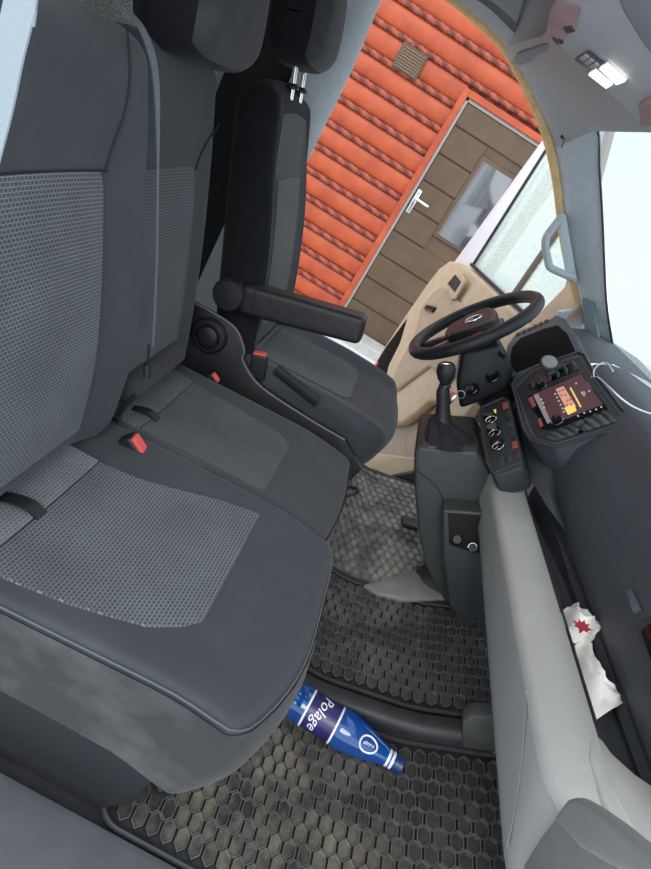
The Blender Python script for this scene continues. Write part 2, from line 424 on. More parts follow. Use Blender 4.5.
# roof rail, A pillar and their seal
sealpx = [(447, -6), (470, 12), (500, 40), (524, 80), (541, 118), (551, 150), (558, 185), (563, 230), (569, 262), (577, 295), (581, 318)]
sealP = [atY(x, y, .85) for x, y in sealpx]
struct('trim_3', tube(spline(sealP, 5), .016, 10), sealm)
innerpx = [(462, -8), (486, 6), (515, 34), (542, 66), (572, 116), (597, 130), (599, 165), (602, 215), (604, 260), (607, 310), (616, 365)]
innerP = [atY(px, py, y) for (px, py), y in zip(innerpx, [.72, .72, .72, .72, .72, .72, .72, .72, .715, .71, .70])]
pl = []
for i, (a, b) in enumerate(zip(spline(sealP, 4), spline(innerP, 4))):
    out = V((.02, .05, .02)); mid = (a+b)/2 + V((-.012, -.004, -.012))
    pl.append([a+V((.05, .05, .30 if a.z > 1.3 else .02)), a+out, a+V((.004, -.004, .004)), a*.7+mid*.3, mid, b*.75+mid*.25, b, b+V((.03, .03, .02) if a.z > 1.37 else (.003, .03, .004)), b+V((.05, .02, .2) if a.z > 1.37 else (.004, .06, .005))])
na = len(pl)*5//10
struct('trim_4', loft(pl[:na+1]), consgrey)
struct('trim_5', loft(pl[na:]), pillarm)
struct('trim_6', tube([b + V((.0, -.004, .0)) for b in spline(innerP, 4)[na-1:]], .0035, 8), blackpl)
# tiny speaker grille on the pillar foot
pfoot = (atY(585, 315, .76), V((-.75, -.62, -.2)))
gr = thing('pillar_speaker', 'small dark square speaker grille at the foot of the windshield pillar', 'speaker', tuple(on(585, 340, pfoot[0], pfoot[1])))
gq = [on(x, y, pfoot[0] + pfoot[1].normalized()*.012, pfoot[1]) for x, y in ((582, 297), (592, 302), (600, 346), (585, 340))]
obj('grille', prism(gq, -pfoot[1].normalized()*.012, .002), mat('speaker cloth', (.16, .20, .22), .8, bump=.6, bscale=300), gr)
struct('trim_8', prism([atY(x, y, .83) for x, y in ((558, 312), (586, 308), (592, 350), (556, 350))], (0, .03, 0), .006), pillarm)
# windshield
wsP = [atY(x, y, .70) for x, y in ((599, 126), (609, 310), (620, 372))]
ws = []
for p in spline(wsP, 6):
    ws.append([p + V((.02*(1-abs(2*t-1)**2) + .06*(1-(2*t-1)**2), -1.5*t, 0)) for t in [i/10 for i in range(11)]])
struct('window_1', loft(ws), windshield_glass)

# overhead shelf over the windshield
def shelf(y, lift=0):
    a = max(0, (y+.1)/.9)
    r_ = .07*max(0, min(1, (.75-y)/.45))
    return [(-.24+.03*(1-a)+r_, y, 1.62), (-.20+.02*(1-a)+r_, y, 1.50-.05*(1-a)+lift), (-.19+r_, y, 1.452-.02*(1-a)+lift), (-.17+r_, y, 1.440-.02*(1-a)+lift), (-.02, y, 1.418-.020*(1-a)+lift), (.09, y, 1.388-.022*(1-a)+lift), (.135+.03*(1-a), y, 1.385-.022*(1-a)+lift), (.16+.03*(1-a), y, 1.40), (.17+.03*(1-a), y, 1.62)]
oshelf = struct('ceiling_shelf', loft([shelf(.83), shelf(.78), shelf(.6), shelf(.35), shelf(0), shelf(-.4), shelf(-.8)]), consgrey)
# long recess on the shelf
rs = [atY(x, y, .55) for x, y in ((513, 60), (552, 47), (556, 54), (518, 66))]

# ------------------------------------------------------------------ overhead console
cp = V((.0, .1, 1.335)); cn = V((-.10, -.08, -1)).normalized()
def oc(px, py, d=0.): return on(px, py, cp + cn*d, cn)
oh = thing('overhead_console', 'pale grey overhead console with lit reading lamp above windshield', 'overhead console', tuple(oc(600, 60) - cn*.08))
body = [oc(*p) for p in ((543, 33), (546, 14), (556, 2), (600, -40), (760, 20), (700, 150), (648, 132), (637, 122))]
obj('console_body', prism(body, -cn*.06, .016, 4), overm, oh)
obj('grille', prism([oc(x, y, .003) for x, y in ((549, 14), (556, 3), (580, 8), (575, 30), (556, 46), (549, 34))], -cn*.004, .001), redrefl, oh, label='vent grille with painted red reflection')
for k in range(5):
    a = k/5
    p0 = V(oc(550+3*a*3, 15-10*a, .005)); 
obj('slot', joing(*[prism([oc(x+dx, y+dy, .004) for dx, dy in ((0, 0), (2.2, -1), (5, 5), (3, 6))], -cn*.003) for x, y in ((563, 28), (566, 27.5), (569, 27))]), blackpl, oh)
obj('slot', joing(*[prism([oc(x+dx, y+dy, .004) for dx, dy in ((0, 0), (1.6, -.8), (4, 4), (2.6, 5))], -cn*.003) for x, y in ((552, 38), (555, 40), (558, 40))]), blackpl, oh)
obj('button_panel', prism([oc(x, y, .004) for x, y in ((574, 60), (587, 52), (602, 64), (590, 72))], -cn*.004, .001), frame_m, oh, label='grey button strip')
for i, (x, y) in enumerate(((583, 57), (588, 61), (593, 65))):
    obj('button', prism([oc(x+a, y+b, .007) for a, b in ((-4.5, 1.5), (1.5, -2), (5.5, 1), (-.5, 4.8))], -cn*.004, .001), consgrey, oh)
lb = obj('lamp', prism([oc(x, y, .005) for x, y in ((586, 73), (605, 63), (626, 83), (608, 91))], -cn*.006, .002), consgrey, oh, label='twin lens reading lamp, lit')
obj('lens', prism([oc(x, y, .009) for x, y in ((588, 75), (594, 71.5), (611, 86), (606, 89))], -cn*.006, .001), lampw, lb)
obj('lens', prism([oc(x, y, .009) for x, y in ((599, 69), (605, 66), (624, 82.5), (616, 85.5))], -cn*.006, .001), lampw, lb)
obj('pad', prism([oc(x, y, .03) for x, y in ((606, -12), (615, 10), (640, 50), (672, 80), (690, 40), (650, -30))], -cn*.05, .022, 4), padm, oh)
obj('red_reflection', prism([oc(x, y, .006) for x, y in ((638, 105), (652, 98), (665, 128), (640, 126))], -cn*.006, .002), redrefl, oh, label='painted patch of red reflection')  # added plate standing in for a red reflection on the console
obj('shelf_slot', prism([atZ(x, y, 1.428) for x, y in ((512, 62), (516, 55), (548, 44), (553, 48), (551, 54), (520, 66))], (0, 0, .012), .003), padm, oshelf, label='long dark recess in the shelf')

# ================================================================== SEATS
def cushion_top(yc, hw, rise, z1, bol=.010):
    def top(x, y):
        t = min(1, abs(y-yc)/hw)
        return z1 - .030*max(0, min(1, (-.12-x)/.38)) + bol*max(0, (t-.62)/.38)**1.5*(1 if x > -1 else 0) - .012*(1-t*t)*(1 if x < 0 else .6)
    return top
def make_cushion(parent, x0, x1, y0, y1, z0, z1, r, m, taper=.0, frontback=.0, top=None, frontcurve=.02, name='seat_cushion', pull=0., bulge=0.):
    yc, hw = (y0+y1)/2, (y1-y0)/2
    def fn(x, y, z):
        w = (z-z0)/(z1-z0)
        zz = z0 + (z-z0)*(top(x, y)-z0)/(z1-z0)
        fx = max(0, (x-(x1-.2))/.2)
        y2 = yc + (y-yc)*(1 - taper*(1-w))
        x2 = x - frontback*(1-w)*fx - frontcurve*((y-yc)/hw)**2*fx
        x2 += bulge*math.sin(math.pi*min(1, max(0, w)))*fx
        x2 -= pull*max(0, (y0+.26-y)/.26)**2*fx*(.9+.1*w)
        zz -= .018*fx**2.5*w                     # the front rolls down
        return (x2, y2, zz + .03*(1-w)*(1-fx))
    return obj(name, rbox(x0, x1, y0, y1, z0, z1, r, (12, 12, 5), fn), m, parent, angle=80), fn

def cush_surf(fn, z1):
    def s(a, v):
        p = V(fn(v, a, z1)); px = V(fn(v+.004, a, z1)); py = V(fn(v, a+.004, z1))
        return p, (px-p).cross(py-p).normalized()
    return s
def lerp_tab(tab):
    def f(v):
        if v <= tab[0][0]: return tab[0][1]
        for (a, ya), (b, yb) in zip(tab, tab[1:]):
            if v <= b:
                t = (v-a)/(b-a); return ya + (yb-ya)*t
        return tab[-1][1]
    return f

TH = math.radians(16.5)
def back_frame(px, pz, th):
    u = V((-math.sin(th), 0, math.cos(th))); n = V((math.cos(th), 0, math.sin(th)))
    o = V((px, 0, pz))
    return lambda t, y, s: o + n*t + V((0, y, 0)) + u*s
def make_back(parent, F, y0, y1, s0, s1, thick, r, m, bolster, narrow=.0, crown=.0, name='backrest', foot=0.):
    yc, hw = (y0+y1)/2, (y1-y0)/2
    def fn(t, y, s):
        k = (y-yc)/hw; q = (s-s0)/(s1-s0)
        f = (t+thick)/thick
        t2 = t + bolster(y, s)*f
        y2 = yc + (y-yc)*(1 - narrow*max(0, (q-.6)/.4)**2)
        y2 -= foot*max(0, (.26-q)/.26)**1.4*max(0, k)
        s2 = s - crown*k*k*max(0, q-.5)*2
        return F(t2, y2, s2)
    return obj(name, rbox(-thick, 0, y0, y1, s0, s1, r, (4, 14, 16), fn), m, parent, angle=80), fn
def back_surf(fn):
    def sf(a, v):
        p = V(fn(0, a, v)); pa = V(fn(0, a+.004, v)); pv = V(fn(0, a, v+.004))
        return p, (pa-p).cross(pv-p).normalized()
    return sf
def buckle(parent, p, d, side, size=1., m=blackpl):
    """stalk and red button: p = centre of the button end, d = direction it points, side = its wide direction"""
    p, d = V(p), V(d).normalized(); w = V(side); w = (w - d*w.dot(d)).normalized(); q = d.cross(w)
    a, b, c = .017*size, .011*size, .055*size
    def B(x, y, z): return p + w*x + q*y + d*z
    h = rbox(-a, a, -b, b, -c, 0, .005*size, (2, 2, 2), lambda x, y, z: tuple(B(x, y, z)))
    bk = obj('buckle', h, m, parent)
    obj('release_button', rbox(-a*.8, a*.8, -b*.75, b*.75, -.006, .004*size, .003, (2, 2, 2), lambda x, y, z: tuple(B(x, y, z))), redbtn, bk, label='red release button')
    return bk

# ---------------- outer passenger seat
PA = thing('passenger_seat', 'grey and charcoal outer passenger seat nearest the open door, with dusty side', 'seat', (-.2, -.53, 0))
topA = cushion_top(-.53, .25, 0, .40)
cA, fA = make_cushion(PA, -.52, .068, -.795, -.275, .150, .40, .03, fab, taper=.12, frontback=.012, top=topA, frontcurve=.012, pull=.065, bulge=.032)
sA = cush_surf(fA, .40)
lA = lerp_tab([(-.5, -.405), (-.44, -.408), (-.36, -.40), (-.28, -.375), (-.20, -.347), (-.13, -.335)])
rA = lerp_tab([(-.5, -.725), (-.40, -.752), (-.30, -.74), (-.19, -.71), (-.14, -.672), (-.115, -.64)])
obj('seat_insert', panel(sA, lA, rA, -.437, -.118, 26, 22, .004), ins, PA, label='woven grid seat insert')
obj('seat_band', panel(sA, lA, rA, -.515, -.439, 24, 6, .006), inslight, PA, label='lighter woven band at rear of seat')
# piping along the upper edge
pipe = [fA(x, -.795+.004, .40-.012) for x in [-.5+.05*i for i in range(11)]] + [fA(.040, -.788, .388), fA(.056, -.778, .388), fA(.064, -.765, .388)] + [fA(.0655, -.74+.04*i, .388) for i in range(11)]
obj('piping', tube([V(p)+V((.001, -.001, .0015)) for p in pipe], .0017, 6), seam, PA)
obj('side_seam', tube([fA(x, -.7955, .29+.0*x) for x in [-.5+.05*i for i in range(11)]], .0013, 6), seamdark, PA)
# side valance of dusty cloth: a thin skin over the cushion's side and front corner
sk = []
for z in [.155+.0230*i for i in range(11)]:
    row = []
    for x in [-.50+.045*i for i in range(12)]: row.append(V(fA(x, -.795, z)) + V((0, -.003, 0)))
    for i in range(1, 7):
        t = math.pi/2*i/6
        row.append(V(fA(.028+.04*math.sin(t), -.755-.04*math.cos(t), z)) + V((math.sin(t), -math.cos(t), 0))*.003)
    for y in [-.70+.06*i for i in range(7)]: row.append(V(fA(.068, y, z)) + V((.003, 0, 0)))
    sk.append(row)
obj('side_cover', loft(sk), fabside, PA, angle=80, label='dusty side cloth of the seat cushion')
obj('strap_loop', ribbon(spline([sA(-.60, -.432)[0]+V((0, 0, .004)), sA(-.602, -.455)[0]+V((0, 0, .016)), sA(-.604, -.485)[0]+V((0, 0, .014)), sA(-.606, -.51)[0]+V((0, 0, .004))], 4), (0, .026, 0)), blackpl, PA)
obj('seat_base', prism([(-.62, -.752, 0), (-.10, -.752, .0), (-.06, -.752, .05), (-.05, -.752, .20), (-.62, -.752, .22)], (0, .44, 0), .012), blackpl, PA)
# backrest
FA = back_frame(-.488, .385, TH)
def bolA(y, s): 
    t = max(0, (y+.385)/.10); t2 = max(0, (-.70-y)/.09)
    return .026*min(1, t)**1.6*(1-max(0, (s-.55)/.25)*.7) + .026*min(1, t2)**1.6 + .012*math.sin(max(0, min(1, s/.5))*math.pi)
bA, fbA = make_back(PA, FA, -.80, -.238, -.02, .705, .13, .05, fab, bolA, narrow=.06, crown=.02, foot=.10)
sbA = back_surf(fbA)
obj('back_insert', panel(sbA, lambda v: -.73, lerp_tab([(.0, -.392), (.3, -.386), (.47, -.384), (.485, -.392)]), .03, .487, 24, 30, .004), ins, PA, label='woven grid backrest insert')
obj('back_seam', tube(spline([V(fbA(0, y, s))+V((.0015, 0, 0)) for y, s in ((-.378, .485), (-.358, .53), (-.335, .58), (-.325, .64), (-.335, .70))], 5), .002, 6), seamdark, PA)
obj('back_seam', tube(spline([V(fbA(0, y, .487))+V((.001, 0, 0)) for y in (-.37, -.45, -.53, -.61, -.69)], 3), .002, 6), seamdark, PA)
for y in (-.53, -.44):
    obj('headrest_post', lathe([(.0065, 0), (.0065, .12)], FA(-.06, y, .70), FA(0, 0, 1)-FA(0, 0, 0), 14), chrome, PA)
    obj('post_collar', lathe([(.02, 0), (.02, .006), (.012, .016)], FA(-.06, y, .712), FA(0, 0, 1)-FA(0, 0, 0), 18), blackpl, PA)
obj('headrest', rbox(-.10, .02, -.62, -.36, .80, .99, .05, (4, 6, 5), lambda t, y, s: tuple(FA(t, y, s))), fabblack, PA)
buckle(PA, (-.405, -.318, .385), (.55, -.05, .75), (.75, .1, -.5), 1.5)

# ---------------- middle passenger seat
PM = thing('middle_seat', 'grey and charcoal middle seat between outer passenger seat and driver seat', 'seat', (-.2, -.06, 0))
topM = cushion_top(-.065, .21, 0, .385)
cM, fM = make_cushion(PM, -.52, .062, -.273, .142, .19, .385, .03, fab, taper=.03, frontback=.03, top=topM, frontcurve=.022)
sM = cush_surf(fM, .385)
lM = lerp_tab([(-.5, .09), (-.40, .075), (-.2, .055), (-.16, .045), (-.145, .02)])
rM = lerp_tab([(-.5, -.24), (-.14, -.24)])
obj('seat_insert', panel(sM, lM, rM, -.437, -.135, 22, 20, .004), insd, PM, label='woven grid seat insert')
obj('seat_band', panel(sM, lM, rM, -.515, -.439, 20, 6, .006), ins, PM, label='lighter woven band at rear of seat')
obj('strap_loop', ribbon(spline([sM(-.16, -.425)[0]+V((0, 0, .004)), sM(-.162, -.445)[0]+V((0, 0, .014)), sM(-.164, -.47)[0]+V((0, 0, .012)), sM(-.166, -.49)[0]+V((0, 0, .004))], 4), (0, .024, 0)), blackpl, PM)
pipe = [fM(.052, -.25+.04*i, .378) for i in range(10)]
obj('piping', tube([V(p)+V((.001, 0, .002)) for p in pipe], .002, 6), seamdark, PM)
obj('seat_base', box(-.62, -.06, -.26, .13, STEP-.004, .21, .012), blackpl, PM)
FM = back_frame(-.508, .385, TH)
def bolM(y, s):
    t = max(0, (y-.05)/.08)
    return .02*min(1, t)**1.6*(1-max(0, (s-.5)/.2)*.8) + .008*math.sin(max(0, min(1, s/.5))*math.pi)
bM, fbM = make_back(PM, FM, -.234, .15, -.02, .70, .12, .045, fab, bolM, narrow=.0, crown=.008)
sbM = back_surf(fbM)
obj('back_insert', panel(sbM, lambda v: -.22, lerp_tab([(0, .065), (.4, .062), (.455, .055), (.475, .035)]), .06, .477, 22, 30, .004), insd, PM, label='woven grid backrest insert')
obj('lumbar_roll', rbox(-.02, .034, -.228, .085, .0, .055, .024, (3, 10, 3), lambda t, y, s: tuple(FM(t+.0, y, s))), fabgrey, PM)
obj('back_seam', tube(spline([V(fbM(0, y, s))+V((.0015, 0, 0)) for y, s in ((.06, .47), (.075, .50), (.10, .535), (.125, .56), (.138, .575))], 4), .002, 6), seamdark, PM)
buckle(PM, (-.402, .150, .368), (.5, -.1, .8), (.75, .1, -.45), 1.0)
HM = back_frame(-.50, .385, math.radians(17))
def hrest(parent, H, y0, y1, s0, s1, t0, t1, front):
    yc, hw = (y0+y1)/2, (y1-y0)/2; sc, hs = (s0+s1)/2, (s1-s0)/2
    def fn(t, y, s):
        k = (y-yc)/hw; f = (t-t0)/(t1-t0)
        return tuple(H(t - .012*k*k*f + .01*(1-((s-sc)/hs)**2)*f, y, s - .012*k*k*(1 if s > sc else -1)))
    h = obj('headrest', rbox(t0, t1, y0, y1, s0, s1, .058, (4, 8, 6), fn), fabblack, parent, angle=80)
    h.data.materials.append(front); fwd = (H(1, 0, 0)-H(0, 0, 0)).normalized()
    for p in h.data.polygons:
        if p.normal.dot(fwd) > .42: p.material_index = 1
hrest(PM, HM, -.20, .14, .668, .93, -.065, .10, fabgrey)
for y in (-.10, .0): obj('headrest_post', lathe([(.006, 0), (.006, .1)], HM(-.05, y, .64), HM(0, 0, 1)-HM(0, 0, 0), 12), chrome, PM)

# ---------------- driver seat
PD = thing('driver_seat', 'driver seat behind the steering wheel with black folding armrest and reclining knob', 'seat', (-.2, .5, 0))
topD = cushion_top(.5, .245, 0, .43, .034)
cD, fD = make_cushion(PD, -.46, .155, .262, .755, .25, .43, .06, fab, taper=.06, frontback=.03, top=topD, frontcurve=.05)
sD = cush_surf(fD, .43)
obj('seat_insert', panel(sD, lerp_tab([(-.45, .35), (-.1, .352), (-.06, .365), (-.045, .40)]), lerp_tab([(-.45, .66), (-.1, .655), (-.06, .64), (-.045, .60)]), -.36, -.045, 20, 20, .004), insd, PD, label='woven grid seat insert')
obj('seat_band', panel(sD, lambda v: .35, lambda v: .66, -.45, -.362, 18, 6, .005), ins, PD, label='lighter woven band at rear of seat')
obj('seat_base', prism([(-.60, .29, STEP-.004), (-.02, .29, STEP-.004), (.06, .29, .27), (-.60, .29, .27)], (0, .42, 0), .015), blackpl, PD)
FD = back_frame(-.378, .42, math.radians(20))
def bolD(y, s):
    k = abs(y-.505)/.235
    return .035*max(0, (k-.55)/.45)**1.6*(1-.6*max(0, (s-.4)/.3)) + .012*math.sin(max(0, min(1, s/.5))*math.pi)
bD, fbD = make_back(PD, FD, .275, .74, -.05, .705, .11, .05, fabblack, bolD, narrow=.10, crown=.03)
sbD = back_surf(fbD)
obj('back_facing', panel(sbD, lerp_tab([(-.05, .30), (.5, .31), (.62, .35)]), lerp_tab([(-.05, .71), (.5, .70), (.62, .66)]), .0, .635, 20, 26, .004), fab, PD, label='charcoal front of the backrest')
obj('back_insert', panel(sbD, lambda v: .37, lambda v: .64, .05, .47, 18, 22, .008), insd, PD, label='woven grid backrest insert')
HD = back_frame(-.385, .42, math.radians(18))
hrest(PD, HD, .37, .655, .735, .98, -.10, .055, fabgrey)
for y in (.455, .56):
    obj('headrest_post', lathe([(.007, 0), (.007, .12)], HD(-.02, y, .66), HD(0, 0, 1)-HD(0, 0, 0), 14), chrome, PD)
    obj('post_collar', lathe([(.018, 0), (.018, .006), (.011, .014)], HD(-.02, y, .685), HD(0, 0, 1)-HD(0, 0, 0), 16), blackpl, PD)
# plastic side shield with recline knob
shp = [(188, 300), (210, 311), (235, 328), (244, 350), (243, 361), (260, 386), (309, 419), (345, 440), (362, 470), (330, 500), (190, 400), (170, 360)]
obj('side_shield', prism([atY(x, y, .232) for x, y in shp], (0, .022, 0), .006), blackpl, PD, label='black plastic side shield')
obj('shield_edge', tube(spline([atY(x, y, .231) for x, y in shp[:8]], 5), .0032, 8), mat('shield edge grey', (.13, .135, .14), .45), PD)
k0 = atY(210, 335, .232)
kn = obj('recline_knob', lathe([(.052, 0), (.052, .008), (.046, .016), (.036, .018), (.033, .012), (.031, .012), (.029, .024), (.024, .028), (.001, .028)], k0, (0, -1, 0), 32), blackpl, PD)
# armrest
a0, a1 = atY(232, 293, .27), atY(360, 328, .27)
ad = (a1-a0); al = ad.length; ad.normalize(); au = ad.cross(V((0, -1, 0))).normalized()
if au.z < 0: au = -au
def AR(x, y, z): return tuple(V((a0.x, .275, a0.z)) + ad*x + V((0, y, 0)) + au*z)
ar = obj('armrest', rbox(.03, al+.012, -.038, .038, -.044, .040, .018, (8, 4, 3), lambda x, y, z: AR(x, y, z*(1-.15*max(0, x/al-.5)))), leather, PD, label='black padded folding armrest')
obj('armrest_hinge', lathe([(.001, -.004), (.040, 0), (.046, .008), (.046, .06), (.001, .06)], V((a0.x, .232, a0.z)), (0, 1, 0), 28), blackpl, ar)
obj('armrest_seam', tube([AR(.075, -.0375, -.026), AR(.073, -.039, .0), AR(.072, -.036, .034), AR(.07, 0, .0408), AR(.07, .03, .038)], .002, 6), seamdark, ar)
# buckle on the seat's near side
bk0, bk1 = atY(262, 358, .265), atY(318, 402, .258)
bdir = (bk0-bk1).normalized()
obj('buckle_stalk', tube([bk1, bk1*.5+bk0*.5, bk0-bdir*.05], .017, 8, flat=.6), blackpl, PD)
buckle(PD, bk0 + bdir*.01 + V((0, 0, .006)), (-.35, 0, .94), (1, 0, .35), 1.35)

# ================================================================== SEAT BELTS
b1 = [atY(x, y, yy) + V((.010, 0, .003)) for x, y, yy in ((100, -6, -.31), (120, 8, -.295), (137, 30, -.283), (149, 70, -.274), (152, 130, -.273), (152, 200, -.275), (151, 270, -.278), (148, 345, -.280))]
b1 = [p + V((.0, 0, 0)) for p in spline(b1, 4)]
wd = []
for i in range(len(b1)):
    t = i/(len(b1)-1); wd.append(V((.5, .85, 0)).normalized()*(.016 if t < .35 else max(.003, .016-.013*(t-.35)/.3)))
tag(obj('seat_belt', ribbon(b1, wd), strapm, base=tuple(b1[-1])), 'grey seat belt strap running down between the two passenger backrests', 'seat belt')
b2 = [atY(x, y, -.81) for x, y in ((24, -30), (20, 4), (8, 55), (-3, 110), (-20, 180), (-30, 240))]
b2 = [b2[0]+(b2[0]-b2[1]).normalized()*.45] + b2 + [V((b2[-1].x-.02, -.81, .35)), V((b2[-1].x-.03, -.80, .012))]
tag(obj('seat_belt', ribbon(spline(b2, 4), V((.035, -.012, .01)), .001), strapl, base=tuple(b2[-1])), 'pale blue grey seat belt at the upper left corner beside outer passenger backrest', 'seat belt')
# black strap ends in the seat gap
p0, p1 = atZ(100, 440, .40), atZ(118, 405, .43)
bt = thing('belt_anchor', 'black belt anchor with toothed end in gap between the passenger seat cushions', 'belt anchor', tuple(atZ(103, 437, .385)))
obj('anchor_strap', tube([atY(x, y, -.272) for x, y in ((136, 395), (122, 408), (108, 432))], [.006, .007, .008], 8, flat=.5), blackpl, bt)
obj('toothed_end', joing(*[tube([atY(98+a*3, 440-a*5, -.285), atY(105+a*3, 444-a*5, -.285)], .0018, 6) for a in range(6)]), darkpl, bt)
lat = thing('belt_latch', 'black belt latch at the foot of the middle backrest', 'belt latch', tuple(atY(148, 378, -.27)))
obj('latch_body', tube([atY(147, 364, -.268), atY(147, 377, -.268)], .008, 8), blackpl, lat)
obj('latch_stem', tube([atY(149, 345, -.27), atY(148, 365, -.268)], .003, 6), blackpl, lat)

# ================================================================== DASHBOARD
DB = thing('dashboard', 'dark grey dashboard with light grey ledge running across the front of the cab', 'dashboard', (.6, -.05, 0))
def dx(y): return (.12-y)/.87
ysd = [.14, .10, .0, -.1, -.2, -.3, -.4, -.5, -.6, -.68, -.74, -.78, -.80]
def low_sec(y):
    d = dx(y); e = max(0, (-.71-y)/.09)**2*.05
    xo, zo = .35+.04*d+e, .565-.006*d
    xb = .375 + .115*min(1, d*1.15)+e; zb = .47 - .14*min(1, d*1.15)
    return [(xo+.045, y, zo+.024), (xo+.022, y, zo+.015), (xo+.006, y, zo+.004), (xo, y, zo-.006), (xo+(xb-xo)*.3-.004, y, zo+(zb-zo)*.3), (xo+(xb-xo)*.7-.003, y, zo+(zb-zo)*.7), (xb-.003, y, zb+.01), (xb+.006, y, zb-.012), (xb+.05, y, zb-.035), (xb+.25, y, zb-.06)]
secs = [low_sec(y) for y in ysd]
end = low_sec(-.80)
obj('lower_panel', loft([[p for p in s[2:]] for s in secs]), greypl, DB, angle=70, label='grey lower dash panel')
def ledge_sec(y):
    d = dx(y); e = max(0, (-.71-y)/.09)**2*.05
    xo, zo = .35+.04*d+e, .565-.006*d; xi, zi = .42+.05*d+e*.6, .595
    return [(xo-.0015, y, zo-.016), (xo-.002, y, zo-.005), (xo+.005, y, zo+.006), (xo+(xi-xo)*.5, y, zo+(zi-zo)*.5+.005), (xi-.006, y, zi+.001), (xi, y, zi-.002), (xi+.001, y, zi-(.05 if y > -.69 else .004))]
yl = [.13, .08] + ysd[2:9] + [-.66, -.70, -.73, -.75, -.77, -.785, -.80]
obj('ledge', loft([ledge_sec(y) for y in yl]), greylt, DB, angle=50, label='light grey ledge')
obj('ledge_edge', tube([(.42+.05*dx(y)+.001, y, .5965) for y in [.12-.05*i for i in range(16)]], .0022, 6), blackpl, DB)
# tray behind the ledge
def tbx(y): return .46 + .065*min(1, max(-.3, (.12-y)/.32)) + .040*max(0, (-.2-y)/.4)
def tbz(y): return .646 - .048*min(1, max(-.3, (.12-y)/.32)) - .008*max(0, (-.2-y)/.4)
def tray_sec(y):
    d = dx(y); xi = .42+.05*d; xb = tbx(y)-.004; zb_ = tbz(y)
    return [(xi-.002, y, .585), (xi, y, .555), (xi+.006, y, .548), (xb+.012, y, .540), (xb+.02, y, .546), (xb+.014, y, .57), (xb, y, zb_)]
obj('tray', loft([tray_sec(y) for y in [.12-.06*i for i in range(16)]]), mat('tray plastic', (.045, .049, .055), .5, noise=.15, nscale=30), DB, angle=50, label='black storage tray')
# bevel and upper face
def up_sec(y):
    d = max(-.9, dx(y)); xb = tbx(y); zb = tbz(y)
    g = max(0, min(1, (y+.34)/.32)); g = g*g*(3-2*g)*.042
    return [(xb+.004, y, zb-.03), (xb, y, zb), (xb-.006, y, zb+.012), (xb-.010-g*.15, y, zb+.03), (xb-.008-g*.75, y, zb+.075), (.466+.04*d-g, y, .77), (.468+.035*d-g*.8, y, .81), (.470+.03*d-g*.5, y, .86), (.476+.02*d-g*.25, y, .90), (.495, y, .922), (.54, y, .93), (.62, y, .925), (.80, y, .90)]
obj('upper_panel', loft([up_sec(y) for y in [.34, .3, .24, .18, .12, .05, 0, -.1, -.2, -.3, -.4, -.5, -.6, -.7, -.8]]), dashm, DB, angle=60, label='dark upper dash panel')
obj('upper_end', prism([(.64, -.79, .55), (.60, -.79, .70), (.50, -.79, .9), (.55, -.79, .93), (.8, -.79, .9), (.8, -.79, .5)], (0, .02, 0)), dashm, DB)
# airbag mark and passenger vent
fp, fn_ = V((.520, -.45, .69)), V((-.93, -.05, .30)).normalized()
def fc(px, py, d=.0): return on(px, py, fp + fn_*d, fn_)
ab = [fc(x, y, .012) for x, y in ((625, 590), (632, 589), (640, 608), (632, 611))]
obj('airbag_mark', prism(ab, -fn_*.012, .001), dashtop, DB, label='small raised rectangular mark')
vf = obj('side_vent', prism([fc(x, y, .012) for x, y in ((634, 624), (646, 616), (672, 618), (692, 690), (661, 702))], -fn_*.02, .004), frame_m, DB, label='black passenger air vent')
obj('vent_opening', prism([fc(x, y, .016) for x, y in ((640, 630), (650, 623), (668, 625), (684, 686), (662, 692))], -fn_*.008, .002), blackgl, vf)

# ---------------- centre stack (radio and vents)
rp = V((.40, .14, .82)); rn = V((-.87, -.2, .49)).normalized()
def rd(px, py, d=0.): return on(px, py, rp + rn*d, rn)
stack = [(512, 384), (517, 378), (536, 366), (578, 352), (585, 355), (592, 369), (631, 421), (626, 425), (557, 447), (551, 447), (531, 441), (524, 430)]
obj('centre_stack', prism([rd(x, y, .0) for x, y in stack], -rn*.10, .006), dashm, DB)
obj('stack_frame', tube([rd(x, y, .001) for x, y in stack[1:] + stack[:1]], .0035, 8, closed=True), frame_m, DB)
obj('stack_panel', prism([rd(x, y, .002) for x, y in ((517, 389), (533, 371), (578, 357), (586, 371), (624, 421), (555, 442), (536, 437))], -rn*.006, .001), darkpl, DB)
obj('stack_outline', tube([rd(x, y, .003) for x, y in ((516, 388), (533, 370), (579, 356), (588, 371), (626, 422), (556, 444), (535, 438), (528, 424))], .0012, 6, closed=True), mat('grey bead', (.12, .12, .125), .4), DB)
RA = obj('radio', prism([rd(x, y, .006) for x, y in ((527, 396), (581, 372), (608, 408), (552, 429), (540, 428))], -rn*.008, .002), blackgl, DB, label='radio and navigation unit with dim map screen')
scr = obj('screen', prism([rd(x, y, .0075) for x, y in ((533, 394.5), (580, 374.5), (603, 404), (575, 415), (568, 418), (549, 423))], -rn*.002), screenm, RA)
obj('screen_header', prism([rd(x, y, .0082) for x, y in ((533.5, 395.5), (538, 393.5), (551, 421.5), (547, 423))], -rn*.002), screengrey, scr)
obj('map', prism([rd(x, y, .0083) for x, y in ((555.5, 389), (563.5, 386), (576, 406), (567, 410))], -rn*.002), maporange, scr, label='orange map tile')
obj('map_panel', prism([rd(x, y, .0086) for x, y in ((564, 408), (574, 403.5), (576.5, 410.5), (568, 414.5))], -rn*.002), mapyel, scr)
